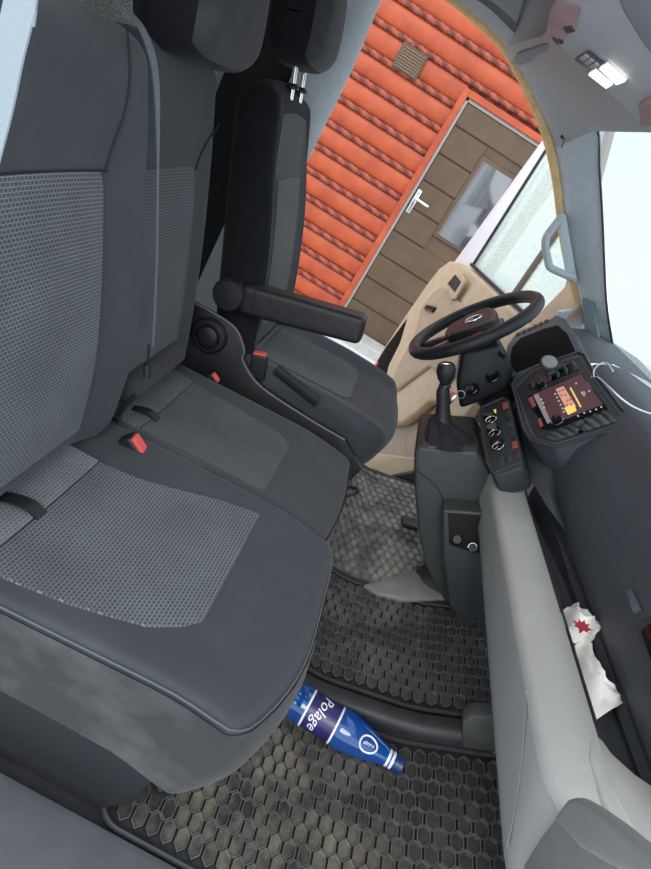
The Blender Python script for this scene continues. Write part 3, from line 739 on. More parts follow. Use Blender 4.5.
for x, y in ((558, 391), (561.5, 389.5), (560, 395), (564, 394.5), (566, 400), (569, 399), (565, 404.5), (570, 404)): obj('map_mark', prism([rd(x, y, .0089), rd(x+2.2, y-.9, .0089), rd(x+3, y+.6, .0089), rd(x+.5, y+1.8, .0089)], -rn*.001), mapred, scr)
obj('map_line', prism([rd(x, y, .0084) for x, y in ((569.5, 387.8), (571, 387.2), (581.5, 406.5), (580, 407.2))], -rn*.001), mapyel, scr)
for x, y in ((540, 399), (542, 402.6), (543, 407), (554, 393.5), (556, 397), (557.5, 400.5), (559.5, 404.3), (561.5, 408), (562.5, 411.5), (575, 383), (581, 392), (583, 395), (588, 390.5), (577, 415.5), (583, 412.5), (589, 411), (595, 409), (600, 406.5)): obj('screen_mark', prism([rd(x, y, .0084), rd(x+1.6, y-.6, .0084), rd(x+2.2, y+.5, .0084), rd(x+.6, y+1.1, .0084)], -rn*.001), mapwhite, scr)
ud = (rd(556, 400)-rd(566, 396)).normalized()
rx = (rd(551, 424)-rd(528, 396)).normalized(); ry = (rd(581, 374)-rd(528, 396)).normalized()
obj('screen_text', text_geo('12', .014, rd(583, 393, .009), rx, ry, .0003), mapwhite, scr)
obj('radio_button', prism([rd(x, y, .0085) for x, y in ((527.5, 398), (532, 396), (536, 405), (532, 407))], -rn*.003, .0008), ledred, RA, label='red lit radio button')
obj('radio_button', prism([rd(x, y, .0085) for x, y in ((537, 419), (540.5, 417.5), (543, 425), (540, 427))], -rn*.003, .0008), ledred, RA, label='red lit radio button')
for x, y in ((541, 386.5), (557.5, 421)):
    kb = obj('radio_knob', lathe([(.0135, 0), (.0135, .003), (.0115, .004), (.011, .013), (.009, .0145), (.001, .0145)], rd(x, y, .004), rn, 24), blackgl, DB)
    obj('knob_ring', tube([rd(x, y, .0075) + (rx*math.cos(a)+ry*math.sin(a)).normalized()*.0135 for a in [2*math.pi*i/24 for i in range(24)]], .0011, 6, closed=True), chrome, kb)
def vent(px4, cnt, blade_to):
    q = [rd(x, y, .0035) for x, y in px4]
    v = obj('air_vent', prism(q, -rn*.004), blackgl, DB)
    a, b, c, d = q                      # a-b long upper side, d-c long lower side
    for i in range(cnt):
        t = (i+.5)/cnt; p, r_ = a.lerp(b, t), d.lerp(c, t); w = (b-a).normalized()*.004
        obj('vent_blade', prism([p-w, p+w*.3, r_+w*.3, r_-w], rn*.009+(b-a).normalized()*.006, .0012), dashtop, v)
    m_ = [a.lerp(d, .5)+rn*.007, b.lerp(c, .5)+rn*.007]
    obj('vent_tab', rbox(-.011, .011, -.007, .007, 0, .012, .003, (2, 2, 2), lambda x, y, z: tuple(m_[0].lerp(m_[1], .5) + rx*y + ry*x + rn*z)), frame_m, v)
vent([(527, 385), (575, 361), (580, 369), (530, 390)][0:4], 6, 1)
vent([(547, 437), (606, 412), (617, 421), (556, 441)], 7, 1)

# ---------------- climate panel
cpn = V((-.80, -.2, .565)).normalized(); cpp = V((.325, .12, .645))
def cl(px, py, d=0.): return on(px, py, cpp + cpn*d, cpn)
CP = obj('climate_panel', prism([cl(x, y) for x, y in ((477, 412), (481, 405), (504, 395), (510, 400), (524, 463), (521, 468), (494, 476), (490, 472))], -cpn*.07, .004), darkpl, DB, label='black heater control panel')
obj('panel_bead', tube([cl(x, y, .001) for x, y in ((479, 412), (482, 407), (503, 398), (508, 402), (521, 462), (494, 473), (491, 470))], .001, 6, closed=True), mat('panel bead', (.1, .1, .1), .4), CP)
for x, y in ((491, 419.5), (494.5, 433), (498, 446)):
    kk = obj('heater_knob', lathe([(.019, 0), (.019, .004), (.0165, .006), (.0155, .022), (.0135, .0245), (.001, .0245)], cl(x, y, .0), cpn, 28), blackgl, CP)
    pr = cpn.orthogonal().normalized(); qr = cpn.cross(pr)
    obj('knob_ring', tube([V(cl(x, y, .0235)) + (pr*math.cos(a)+qr*math.sin(a))*.0142 for a in [2*math.pi*i/28 for i in range(28)]], .001, 6, closed=True), chrome, kk)
    pt = V(cl(x, y, .025)); obj('pointer', prism([pt, pt+pr*.012+qr*.0006, pt+pr*.012-qr*.0006], cpn*.0008), mapwhite, kk, label='pale pointer mark')
for x, y, m_ in ((505, 405, ledred), (507, 414, frame_m), (509.5, 424, frame_m), (512, 433, frame_m), (514.5, 444.5, ledred), (517, 455, frame_m), (501, 461, frame_m), (509, 458, frame_m)):
    obj('panel_button', prism([cl(x+a, y+b, .003) for a, b in ((-3, -2.6), (2.4, -4.2), (3.4, 2), (-2, 4))], -cpn*.003, .0008), m_, CP)
obj('warning_light', prism([cl(x, y, .002) for x, y in ((492.5, 410.5), (496, 409), (495.8, 413))], -cpn*.002), ledyel, CP, label='small yellow warning triangle')
# black trim below the stack on the passenger side
obj('stack_side', prism([on(x, y, (.44, .08, .68), (-.87, -.2, .49)) for x, y in ((510, 400), (517, 389), (531, 440), (556, 446), (548, 486), (557, 520), (546, 506), (524, 468))], (.05, 0, -.02), .003), dashm, DB)

# ---------------- instrument hood in front of the wheel
hd = [(503, 362), (506, 345), (514, 333), (530, 326), (550, 318), (556, 313), (565, 317), (577, 334), (588, 356), (575, 360), (540, 368), (523, 376), (510, 376)]
HP, HN = V((.385, .48, .85)), V((-.80, -.1, .60)).normalized()
def hz(px, py, d=0.): return on(px, py, HP + HN*d, HN)
HB = obj('instrument_hood', prism([hz(x, y) for x, y in hd], -HN*.14, .012, 3), dashtop, DB, angle=60, label='hooded instrument binnacle')
obj('instrument_recess', prism([hz(x, y, .003) for x, y in ((509, 362), (512, 347), (520, 338), (545, 328), (558, 325), (567, 333), (577, 354), (560, 361), (530, 366), (516, 372))], -HN*.005, .002), mat('matt black', (.008, .008, .01), .9, spec=.1), HB, label='black instrument recess')
for i in range(6):
    x, y = 516+i*5.6, 333.5-i*2.6
    obj('hood_slot', prism([hz(x+a, y+b, .003) for a, b in ((0, 0), (3.6, -1.8), (4.2, .4), (.6, 2.4))], -HN*.003), blackpl, HB)
# dash end cover between hood and pillar
obj('dash_end', loft([[(.36, y, .55), (.37, y, .78), (.43, y, .885), (.50, y, .925), (.60, y, .935), (.72, y, .93)] for y in (.34, .45, .6, .72)] + [[(.44, .80, .5), (.45, .80, .74), (.49, .80, .84), (.53, .79, .90), (.60, .78, .93), (.72, .77, .93)]]), dashtop, DB, angle=60)

# ---------------- console carrying the gear lever
CO = thing('gear_console', 'dark grey centre console carrying the gear lever and open cup pocket', 'console', (.4, .2, STEP))
co_px = [(414, 452), (419, 447), (477, 452), (492, 474), (500, 520), (505, 590), (505, 640), (480, 640), (452, 612), (437, 590), (425, 566), (418, 530), (414, 485)]
obj('console_body', prism([atY(x, y, .105) for x, y in co_px], (.0, .245, 0), .018, 4), conspl, CO)
obj('console_seam', tube(spline([atY(x, y, .1035) for x, y in ((413, 468), (432, 482), (441, 495), (446, 508))], 5), .0012, 6), seamdark, CO)
ctP, ctN = V((.156, .13, .522)), V((-.071, 0, .13)).normalized()
obj('boot_frame', tube([on(x, y, ctP, ctN) for x, y in ((421, 443), (424, 432), (474, 436), (478, 446), (476, 449), (428, 447))], .003, 8, closed=True), frame_m, CO)
# pocket on the near side
PK = obj('cup_pocket', prism([atY(x, y, .045) for x, y in ((442, 510), (500, 514), (505, 640), (500, 660), (470, 640), (449, 605), (443, 560))], (0, .08, 0), .008, 3), conspl, CO, label='side pocket with power sockets')
obj('pocket_opening', prism([atY(x, y, .043) for x, y in ((448, 513), (487, 516), (484, 553), (470, 552), (449, 545))], (0, .004, 0), .002), mat('pocket inside', (.016, .017, .018), .8, spec=.2), PK)
for x, y, m_ in ((457.5, 540, blackgl), (473, 548, blackpl)):
    so = obj('power_socket', lathe([(.014, 0), (.014, .008), (.011, .011), (.001, .011)], atY(x, y, .043), (-.45, -.75, .5), 20), m_, PK)
    c0 = atY(x, y, .043) + V((-.45, -.75, .5)).normalized()*.0105
    ax = V((-.45, -.75, .5)).normalized(); p_ = ax.orthogonal().normalized(); q_ = ax.cross(p_)
    if x > 460: obj('socket_ring', tube([c0 + (p_*math.cos(a)+q_*math.sin(a))*.0115 for a in [2*math.pi*i/20 for i in range(20)]], .0009, 6, closed=True), chrome, so)
# handle slot on the grey panel next to the pocket
hs = [(484, 520), (487, 521), (493, 543), (491, 560), (487, 571), (484, 548)]
pn = V((-.9, -.35, .2)).normalized(); pp = atY(487, 545, .01)
obj('grip_slot', prism([on(x, y, pp+pn*.004, pn) for x, y in ((486.5, 523), (490, 535), (492.5, 548), (491, 557), (488, 562), (485.5, 545))], -pn*.01, .002), blackgl, DB)
# bracket on the floor beneath the console
BR = obj('floor_bracket', joing(prism([(p.x, p.y, zup(p.x)+.0) for p in [atZ(x, y, .06) for x, y in ((362, 587), (380, 585), (408, 580), (455, 598), (462, 628), (430, 619), (396, 610), (374, 599))]], (0, 0, .018), .005)), bracket, CO, label='light grey floor bracket')
cc = atZ(432, 598, .07)
obj('console_foot', loft([[ (cc.x + .10*s*math.cos(a)*1.0 + .10*(z-.06), cc.y + .085*s*math.sin(a), z) for a in [2*math.pi*i/20 for i in range(20)]] for z, s in ((zup(cc.x)-.03, 1.0), (.16, .92), (.26, .80), (.33, .7))], closed=True, caps=True), darkpl, CO)
# glovebox door with curved grip at the right end
gp = V((.44, -.70, .45)); gn = V((-.90, -.06, -.42)).normalized()
def gb(px, py, d=0.): return on(px, py, gp + gn*d, gn)
GD = obj('glovebox_door', prism([gb(x, y, .004) for x, y in ((556, 815), (540, 836), (524, 862), (518, 900), (560, 960), (680, 960), (660, 900), (600, 850))], -gn*.03, .006, 3), greydoor, DB, label='grey glovebox door')
obj('grip', prism([gb(x, y, .014) for x, y in ((551, 818), (566, 798), (575, 796), (592, 806), (615, 823), (660, 860), (690, 905), (640, 882), (610, 867), (578, 848))], -gn*.02, .008, 4), greydoor, GD)
obj('ledge_end', prism([(.44, -.70, .594), (.445, -.75, .594), (.455, -.785, .594), (.50, -.80, .594), (.70, -.82, .594), (.72, -.70, .594), (.60, -.69, .594), (.52, -.682, .594), (.485, -.668, .594), (.472, -.65, .594), (.45, -.65, .594)], (0, 0, -.022), .007, 3), greylt, DB, angle=60, label='light grey end of the ledge')
def lowpt(y, t):
    a = low_sec(y); p, q = V(a[3]), V(a[6]); return p.lerp(q, t) + V((-.0045, 0, -.001))
obj('panel_crease', tube(spline([lowpt(y, t) for y, t in ((-.585, .02), (-.625, .2), (-.66, .42), (-.685, .66), (-.70, .95))], 5), .0013, 6), greydoor, DB)

# ---------------- steering wheel and column
SWc = V((.15, .47, .795)); t_ = math.radians(54.6); SU = V((math.cos(t_), 0, math.sin(t_))); SN = V((-math.sin(t_), 0, math.cos(t_))); SY = V((0, 1, 0))
SW = thing('steering_wheel', 'black three spoke steering wheel with silver emblem in front of driver seat', 'steering wheel', tuple(SWc))
def sw(a, b, h=0.): return SWc + SY*a + SU*b + SN*h           # a to the driver's left, b up the wheel
obj('rim', tube([sw(.187*math.cos(a), .187*math.sin(a), 0) for a in [2*math.pi*i/64 for i in range(64)]], .0185, 14, closed=True), leather, SW)
hub = [(-.105, .03), (-.095, .058), (-.04, .072), (.04, .072), (.095, .058), (.105, .03), (.09, -.025), (.06, -.075), (0, -.09), (-.06, -.075), (-.09, -.025)]
obj('hub', prism([sw(a, b, -.045) for a, b in hub], SN*.06, .016, 4), leather, SW, angle=60)
for sg in (-1, 1):
    sp = obj('spoke', prism([sw(sg*a, b, -.025) for a, b in ((.07, .045), (.18, .04), (.186, -.025), (.07, -.035))], SN*.024, .007, 3), leather, SW)
    obj('spoke_buttons', prism([sw(sg*a, b, .0) for a, b in ((.085, .024), (.135, .02), (.135, -.006), (.085, -.012))], SN*.004, .0015), blackgl, sp)
for sg in (-1, 1):
    sp = obj('spoke', prism([sw(sg*a, b, -.03) for a, b in ((.012, -.06), (.045, -.055), (.062, -.176), (.036, -.186))], SN*.02, .006, 3), leather, SW)
    obj('spoke_inlay', prism([sw(sg*a, b, -.010) for a, b in ((.022, -.075), (.038, -.075), (.052, -.165), (.040, -.168))], SN*.002, .0008), mat('satin inlay', (.22, .22, .23), .3, metal=1), sp)
em = obj('emblem', tube([sw(.025*math.cos(a), .005+.025*math.sin(a), .017) for a in [2*math.pi*i/32 for i in range(32)]], .0022, 8, closed=True), chrome, SW, label='silver ring emblem with interlocked letters')
obj('emblem_strokes', joing(tube([sw(-.012, .027, .0175), sw(0, .007, .0175), sw(.012, .027, .0175)], .0017, 6), tube([sw(-.022, .012, .0175), sw(-.011, -.016, .0175), sw(0, .004, .0175), sw(.011, -.016, .0175), sw(.022, .012, .0175)], .0017, 6)), chrome, em)
SC = thing('steering_column', 'black steering column shroud with ignition lock below the steering wheel', 'steering column', tuple(SWc + V((.2, 0, -.15))))
ca = V((.80, 0, -.60)).normalized(); cu_ = SY.cross(ca).normalized()
def colring(d, w, h, off=0.): return [SWc - SN*.05 + ca*d + SY*(w*math.copysign(abs(math.cos(a))**.7, math.cos(a))) + cu_*(off + h*math.copysign(abs(math.sin(a))**.7, math.sin(a))) for a in [2*math.pi*i/24 for i in range(24)]]
obj('column_shroud', loft([colring(0, .055, .04), colring(.02, .075, .055), colring(.10, .085, .065), colring(.17, .088, .07), colring(.20, .075, .06), colring(.34, .07, .06)], closed=True, caps=True), blackpl, SC, angle=60)
obj('lower_shroud', prism([atY(x, y, .36) for x, y in ((461, 352), (500, 344), (512, 372), (508, 390), (482, 402), (460, 410), (456, 384))], (0, .12, 0), .014, 3), blackpl, SC, angle=60)
obj('stalk', tube([sw(.02, .02, -.07), sw(.14, .06, -.075), sw(.20, .075, -.07)], [.007, .007, .009], 10), blackpl, SC, label='black indicator stalk')
obj('stalk', tube([sw(-.02, .02, -.07), sw(-.13, .05, -.08), sw(-.17, .06, -.08)], [.007, .007, .009], 10), blackpl, SC, label='black wiper stalk')
ig = atY(473, 390, .355)
il = obj('ignition_lock', lathe([(.020, 0), (.020, .008), (.015, .012), (.001, .012)], ig, (-.7, -.5, .3), 24), blackgl, SC)
obj('lock_ring', lathe([(.008, .010), (.008, .016), (.001, .016)], ig, (-.7, -.5, .3), 16), chrome, il)
obj('shroud_socket', lathe([(.020, 0), (.020, .006), (.016, .008), (.015, .002), (.001, .002)], atY(493, 377, .355), (-.6, -.6, .4), 24), blackgl, SC)
KY = thing('key_bunch', 'small bunch of keys hanging from the ignition lock', 'keys', tuple(ig + V((-.02, -.02, -.06))))
kg = ig + V((-.02, -.016, -.002))
obj('key', prism([kg+V((-.004, 0, .008)), kg+V((.004, 0, .008)), kg+V((.004, -.004, -.018)), kg+V((-.004, -.004, -.018))], V((0, -.003, 0)), .001), blackpl, KY)
kr = kg + V((-.006, -.006, -.022)); obj('key_ring', tube([kr + V((math.cos(a)*.012, 0, math.sin(a)*.012)) for a in [2*math.pi*i/20 for i in range(20)]], .0014, 6, closed=True), chrome, KY)
for dx_, dz, L_, m_ in ((-.010, -.018, .030, chrome), (-.020, -.012, .034, redbtn), (-.028, -.022, .022, chrome)):
    q0 = kr + V((dx_, -.004, dz+.008)); obj('tag', prism([q0+V((-.006, 0, 0)), q0+V((.006, 0, .003)), q0+V((.001, -.003, -L_)), q0+V((-.010, -.003, -L_))], V((0, -.002, 0)), .0008), m_, KY)

# ---------------- gear lever
GL = thing('gear_lever', 'black gear lever with leather boot and silver topped knob on the console', 'gear lever', tuple(atY(452, 440, .24)))
g0, g1 = atY(443, 412, .24), atY(446, 371, .25)
kd = (g1-g0).normalized()
obj('knob', lathe([(.013, -.034), (.020, -.024), (.0255, -.006), (.026, .008), (.022, .019), (.016, .022)], g1, kd, 24), leather, GL)
obj('knob_top', lathe([(.017, .0205), (.017, .0225), (.012, .0245), (.001, .0245)], g1, kd, 24), chrome, GL, label='silver knob cap')
obj('collar', lathe([(.0135, -.048), (.0165, -.045), (.0165, -.040), (.0135, -.036)], g1, kd, 20), blackgl, GL)
obj('lever_sleeve', tube(spline([g0 - kd*.03, g0, g0*.5+g1*.5 - V((.004, 0, 0)), g1-kd*.04], 4), [.028]+[.026, .024, .022, .021]+[.019]*4+[.016]*4, 14), leather, GL)
bb = [on(x, y, ctP, ctN) for x, y in ((425, 441), (428, 433), (450, 432), (473, 436), (475, 445), (450, 447))]
bc = sum(bb, V((0, 0, 0)))/6
rows = []
for h in range(7):
    t = h/6; row = []
    top = g0 - kd*.02
    for i in range(36):
        a = 2*math.pi*i/36; base_ = bc + V((.062*math.cos(a), .080*math.sin(a), .034*math.cos(a)))
        p = base_.lerp(top + V((.024*math.cos(a), .024*math.sin(a), 0)), t**.75)
        p += V((math.cos(a), math.sin(a), 0))*(.011*math.sin(a*7+t*2.5)*math.sin(math.pi*t)) + V((0, 0, .006*math.sin(a*3+1)*math.sin(math.pi*t)))
        row.append(p)
    rows.append(row)
obj('boot', loft(rows, closed=True, caps=True), leather, GL, angle=80, label='creased black leather boot')

# ---------------- phone holder, cable, tissues
PH = thing('phone_holder', 'small round grey phone mount clipped to the upper radio vent', 'phone mount', tuple(rd(547, 366)))
ph0 = rd(549, 363, .03); phn = V((-.35, -.55, .75)).normalized()
obj('clip_arm', tube([rd(553, 370, .0), rd(551, 366, .018), ph0-phn*.008], .008, 10), blackpl, PH)
obj('clip_jaw', rbox(-.02, .02, -.008, .008, 0, .014, .004, (2, 2, 2), lambda x, y, z: tuple(rd(556, 370, .006) + rx*y + ry*x + rn*z)), frame_m, PH)
obj('magnet_pad', lathe([(.001, -.012), (.020, -.011), (.024, -.004), (.024, .003), (.022, .006)], ph0, phn, 24), mat('dark grey rubber', (.07, .075, .075), .6), PH)
obj('pad_face', lathe([(.0215, .0055), (.019, .009), (.001, .010)], ph0, phn, 24), mat('pale grey pad', (.27, .29, .27), .6), PH, label='pale grey round pad')
cbpx = [(594, 377, .006), (595, 371, .012), (600, 364.5, .02), (606, 363, .022), (612, 366, .022), (614, 372, .02)]
cb = [rd(594, 377, .003), rd(594, 370, .012), rd(600, 364, .02), rd(607, 363, .02), atZ(613, 371, .94)]
cbl = [rd(591, 377, .003), rd(598, 377.5, .010)] + [atZ(x, y, .938) for x, y in ((610, 388), (622, 399), (636, 408), (655, 415), (690, 425))]
tag(obj('charging_cable', joing(tube(spline(cb, 6), .0018, 8), tube(spline(cbl, 6), .0018, 8)), cablem, base=tuple(cb[0])), 'thin white charging cable lying along the top of the dashboard', 'cable')

def crumple(pts, thick, seed, amp=.004, nu=14):
    """a sheet spanning two edge curves, wrinkled"""
    rnd = random.Random(seed); A, B = pts; A, B = spline(A, 5), spline(B, 5); rows = []
    ph = [rnd.uniform(0, 6.3) for _ in range(6)]
    for i, (a, b) in enumerate(zip(A, B)):
        row = []
        for j in range(nu+1):
            t = j/nu; s = math.sin(math.pi*t)
            w = math.sin(i*1.1+t*9+ph[0])+math.sin(i*.7-t*13+ph[1])+.7*math.sin(i*2.3+t*4+ph[2])
            row.append(a.lerp(b, t) + V((0, 0, thick*s + amp*w*(.4+.6*s))))
        rows.append(row)
    return loft(rows)
def tr(px, py, z=.552): return atZ(px, py, z)
NP = tag(obj('paper_bag', crumple(([tr(561, 612, .565), tr(566, 630, .575), tr(575, 643, .565), tr(583, 650, .556)], [tr(572, 609, .56), tr(588, 614, .60), tr(600, 628, .59), tr(588, 642, .556)]), .022, 3, .004), paper, base=tuple(tr(575, 640, .55))), 'crumpled white paper bag with dark red leaf print in the dash tray', 'paper bag')
lc = tr(582, 627, .62)
lx = (tr(592, 631, .61)-tr(574, 622, .61)).normalized(); ly = (tr(586, 617, .61)-tr(579, 636, .61)).normalized()
nrm = (CAM-lc).normalized()
leaf = [(0, 1.0), (.2, .55), (.55, .8), (.48, .3), (1.0, .25), (.62, -.1), (.75, -.4), (.25, -.35), (.05, -.9), (-.05, -.9), (-.25, -.35), (-.75, -.4), (-.62, -.1), (-1.0, .25), (-.48, .3), (-.55, .8), (-.2, .55)]
obj('leaf_print', prism([lc + lx*(a*.022) + ly*(b*.028) for a, b in leaf], lx.cross(ly).normalized()*.0006), redprint, NP, label='dark red leaf print')
TI = tag(obj('tissue', crumple(([tr(574, 646, .562), tr(580, 668, .563), tr(586, 690, .564), tr(597, 719, .566)], [tr(588, 640, .56), tr(599, 668, .59), tr(614, 688, .585), tr(627, 702, .566)]), .016, 8, .003), paper, base=tuple(tr(600, 700, .55))), 'twisted white paper tissue trailing along the dash tray below the paper bag', 'tissue')

# ================================================================== FLOOR MATS AND BOTTLE
worn = dusty('worn and lit rubber ridge', (.085, .088, .09), (.26, .24, .20), scale=25, lo=.4, hi=.75, rough=.45, sheen=0, bump=.2, amount=.6)  # worn rims, painted paler to stand in for light catching the cell edges
def hexmat(name, poly, zf, label, m, base, rim=True, groove=None, px_=.028, py_=.044):
    """rubber mat: base sheet with a raised lip and rimmed hexagon cells"""
    t = thing(name, label, 'floor mat', base)
    def inside(x, y, mrg=0):
        c = False; n = len(poly)
        for i in range(n):
            (x1, y1), (x2, y2) = poly[i], poly[(i+1) % n]
            if (y1 > y) != (y2 > y) and x < (x2-x1)*(y-y1)/(y2-y1)+x1: c = not c
        if not c: return False
        for i in range(n):
            a, b = V(poly[i]), V(poly[(i+1) % n]); q = V((x, y)); ab = b-a; u = max(0, min(1, (q-a).dot(ab)/ab.dot(ab)))
            if (a+ab*u-q).length < mrg: return False
        return True
    bm = bmesh.new()
    x0, x1 = min(p[0] for p in poly), max(p[0] for p in poly)
    vs = [bm.verts.new((x, y, 0)) for x, y in poly]; bm.faces.new(vs)
    for k in range(1, 24):
        x = x0+(x1-x0)*k/24
        bmesh.ops.bisect_plane(bm, geom=bm.verts[:]+bm.edges[:]+bm.faces[:], plane_co=(x, 0, 0), plane_no=(1, 0, 0))
    for v in bm.verts: v.co.z = zf(v.co.x)+.001
    bm.verts.index_update()
    sheet = ([v.co.copy() for v in bm.verts], [[v.index for v in f.verts] for f in bm.faces]); bm.free()
    cells = []
    rw, rh = px_*.5*.90, py_*.5*1.24
    j = 0; y = min(p[1] for p in poly)
    ymax = max(p[1] for p in poly); vsC = []; fsC = []
    while y < ymax:
        x = x0 + (px_/2 if j % 2 else 0)
        while x < x1:
            if inside(x, y, .022):
                o = len(vsC)
                for sc, h in ((1, .002), (.92, .0066), (.80, .0066), (.72, .0030)):
                    for k in range(6):
                        a = math.pi/2 + math.pi/3*k
                        X, Y = x + rw*1.155*sc*math.cos(a), y + rh*.92*sc*math.sin(a)
                        vsC.append(V((X, Y, zf(X)+h)))
                for q in range(3):
                    for k in range(6): fsC.append([o+q*6+k, o+q*6+(k+1) % 6, o+q*6+6+(k+1) % 6, o+q*6+6+k])
                fsC.append([o+18+k for k in range(6)])
            x += px_
        y += py_*.78; j += 1
    obj('mat_sheet', sheet, groove or rubberpl, t, smooth=False)
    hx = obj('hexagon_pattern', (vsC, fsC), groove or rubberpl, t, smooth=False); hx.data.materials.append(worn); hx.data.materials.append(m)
    for q, p in enumerate(hx.data.polygons): p.material_index = 0 if q % 19 < 6 else (1 if q % 19 < 12 else 2)  # dark slopes, pale rims: light contrast put into the colours
    if rim:
        P = []
        n = len(poly)
        for i in range(n):
            a, b = V(poly[i]), V(poly[(i+1) % n]); L_ = max(1, int((b-a).length/.03))
            for k in range(L_): q = a.lerp(b, k/L_); P.append((q.x, q.y, zf(q.x)+.004))
        obj('raised_lip', tube(P, .006, 8, closed=True), rubberpl, t)
    return t
def arc(cx, cy, r, a0, a1, n=5): return [(cx+r*math.cos(math.radians(a0+(a1-a0)*i/n)), cy+r*math.sin(math.radians(a0+(a1-a0)*i/n))) for i in range(n+1)]
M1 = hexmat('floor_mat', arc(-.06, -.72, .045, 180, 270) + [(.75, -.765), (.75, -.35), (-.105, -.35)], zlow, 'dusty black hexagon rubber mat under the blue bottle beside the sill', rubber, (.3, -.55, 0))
rv = atZ(160, 790, .004)
obj('fixing_rivet', lathe([(.020, -.002), (.020, .004), (.012, .006), (.006, .006), (.005, .002), (.001, .002)], (rv.x, rv.y, .002), (0, 0, 1), 24), rubberpl, M1, label='round mat fixing')
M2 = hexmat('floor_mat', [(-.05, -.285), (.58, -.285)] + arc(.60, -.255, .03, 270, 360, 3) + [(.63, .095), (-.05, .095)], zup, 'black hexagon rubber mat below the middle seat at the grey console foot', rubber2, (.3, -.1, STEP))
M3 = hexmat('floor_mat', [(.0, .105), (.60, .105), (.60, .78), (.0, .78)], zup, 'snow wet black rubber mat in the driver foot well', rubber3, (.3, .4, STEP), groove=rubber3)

# the bottle lying against the step
b0, b1 = V((.165, -.378, .038)), None
q0 = on(286, 694, (0, 0, .047), (0, 0, 1)); q1 = on(403, 767, (0, 0, zlow(.45)+.022), (0, 0, 1))
bd = (q1-q0).normalized(); BL = (q1-q0).length
BO = thing('water_bottle', 'blue plastic water bottle lying on the dusty floor mat below the seat', 'bottle', (q0.x+.1, q0.y, 0))
k_ = BL/.31; KR = 1.22
prof = [(.001, 0), (.026, .001), (.034, .008), (.036, .02), (.0345, .03), (.036, .04), (.036, .05), (.0352, .056), (.0352, .138), (.036, .143), (.0365, .15), (.034, .18), (.029, .21), (.0225, .24), (.0165, .265), (.0145, .275), (.0145, .292)]
prof = [(r_*KR, h) for r_, h in prof]
obj('bottle_body', lathe([(r_*k_, h*k_) for r_, h in prof], q0, bd, 32), bottlem, BO, angle=60)
obj('label', lathe([(r_*k_, h*k_) for r_, h in ((.0353*KR, .056), (.0358*KR, .0565), (.0358*KR, .1375), (.0353*KR, .138))], q0, bd, 40), labelm, BO, label='navy label with white script lettering')
LB = BO.children[-1]
for h in (.0565, .1325): obj('label_border', lathe([(.0359*KR*k_, h*k_), (.0363*KR*k_, (h+.0005)*k_), (.0363*KR*k_, (h+.0045)*k_), (.0359*KR*k_, (h+.005)*k_)], q0, bd, 40), labelw, LB, label='white band')
for h in (.268, .278): obj('neck_band', lathe([(.0150*KR*k_, h*k_), (.0162*KR*k_, (h+.001)*k_), (.0162*KR*k_, (h+.006)*k_), (.0150*KR*k_, (h+.007)*k_)], q0, bd, 28), labelw, BO, label='white neck band')
obj('cap', lathe([(.0155*KR*k_, .287*k_), (.0165*KR*k_, .288*k_), (.0165*KR*k_, .307*k_), (.0145*KR*k_, .309*k_), (.001, .309*k_)], q0, bd, 28), capm, BO, label='dark blue cap')
# wrap flat lettering round the bottle
bu = (CAM - q0); bu = (bu - bd*bu.dot(bd)).normalized(); bw = bd.cross(bu)
def wrap(g, h0, rad, ang0=0.):
    """x of g runs round the bottle, y along its axis"""
    vs = []
    for v in g[0]:
        a = ang0 + v.x/rad; vs.append(q0 + bd*(h0+v.y) + (bu*math.cos(a) + bw*math.sin(a))*(rad+v.z))
    return vs, g[1]
def sub(g, n=1): return g
tg = text_geo('Polage', .036*k_, (0, 0, 0), (1, -.12, 0), (.12, 1, 0), .0003, .25)
obj('lettering', wrap(tg, .092*k_, .0362*KR*k_, -.1), labelw, LB, label='white script lettering')
ova = [V((.017*k_*math.cos(a)*(1-.12*math.sin(a)), .021*k_*math.sin(a), .0006)) for a in [2*math.pi*i/28 for i in range(28)]]
og = tube(ova, .0022*k_, 6, closed=True)
def radat(h):
    for (r_a, ha), (r_b, hb) in zip(prof, prof[1:]):
        if h <= hb: return r_a + (r_b-r_a)*(h-ha)/(hb-ha)
    return prof[-1][0]
def wrapn(g, h0, ang0=0., lift=.0006):
    vs = []
    for v in g[0]:
        hh = h0 + v.y/k_; rad = radat(hh)*k_; a = ang0 + v.x/rad; vs.append(q0 + bd*hh*k_ + (bu*math.cos(a)+bw*math.sin(a))*(rad+lift+v.z))
    return vs, g[1]
obj('oval_badge', wrapn(og, .217, -.05), labelw, BO, label='white oval outline badge')
tg = text_geo('Polage', .0105*k_, (0, 0, 0), (.2, -1, 0), (1, .2, 0), .0003)
obj('badge_lettering', wrapn(tg, .217, -.05), labelw, BO, label='small white lettering')

# pedal
PE = thing('pedal', 'dark pedal arm end low beside the centre console', 'pedal', tuple(atY(405, 528, .40)))
obj('pedal_pad', prism([atY(x, y, .40) for x, y in ((400, 523), (404, 523), (418, 528), (417, 532), (403, 528))], (0, .05, 0), .003), blackpl, PE)
obj('pedal_arm', tube([atY(412, 528, .42), atY(440, 520, .44)], .008, 8), darkpl, PE)
SLV = thing('seat_lever', 'small black seat adjusting lever at the foot of the driver seat', 'lever', tuple(atZ(352, 492, .07)))
obj('lever_bar', tube(spline([atZ(x, y, .08) for x, y in ((342, 490), (350, 487), (357, 489), (356, 493), (346, 496))], 3), .006, 8), blackgl, SLV)

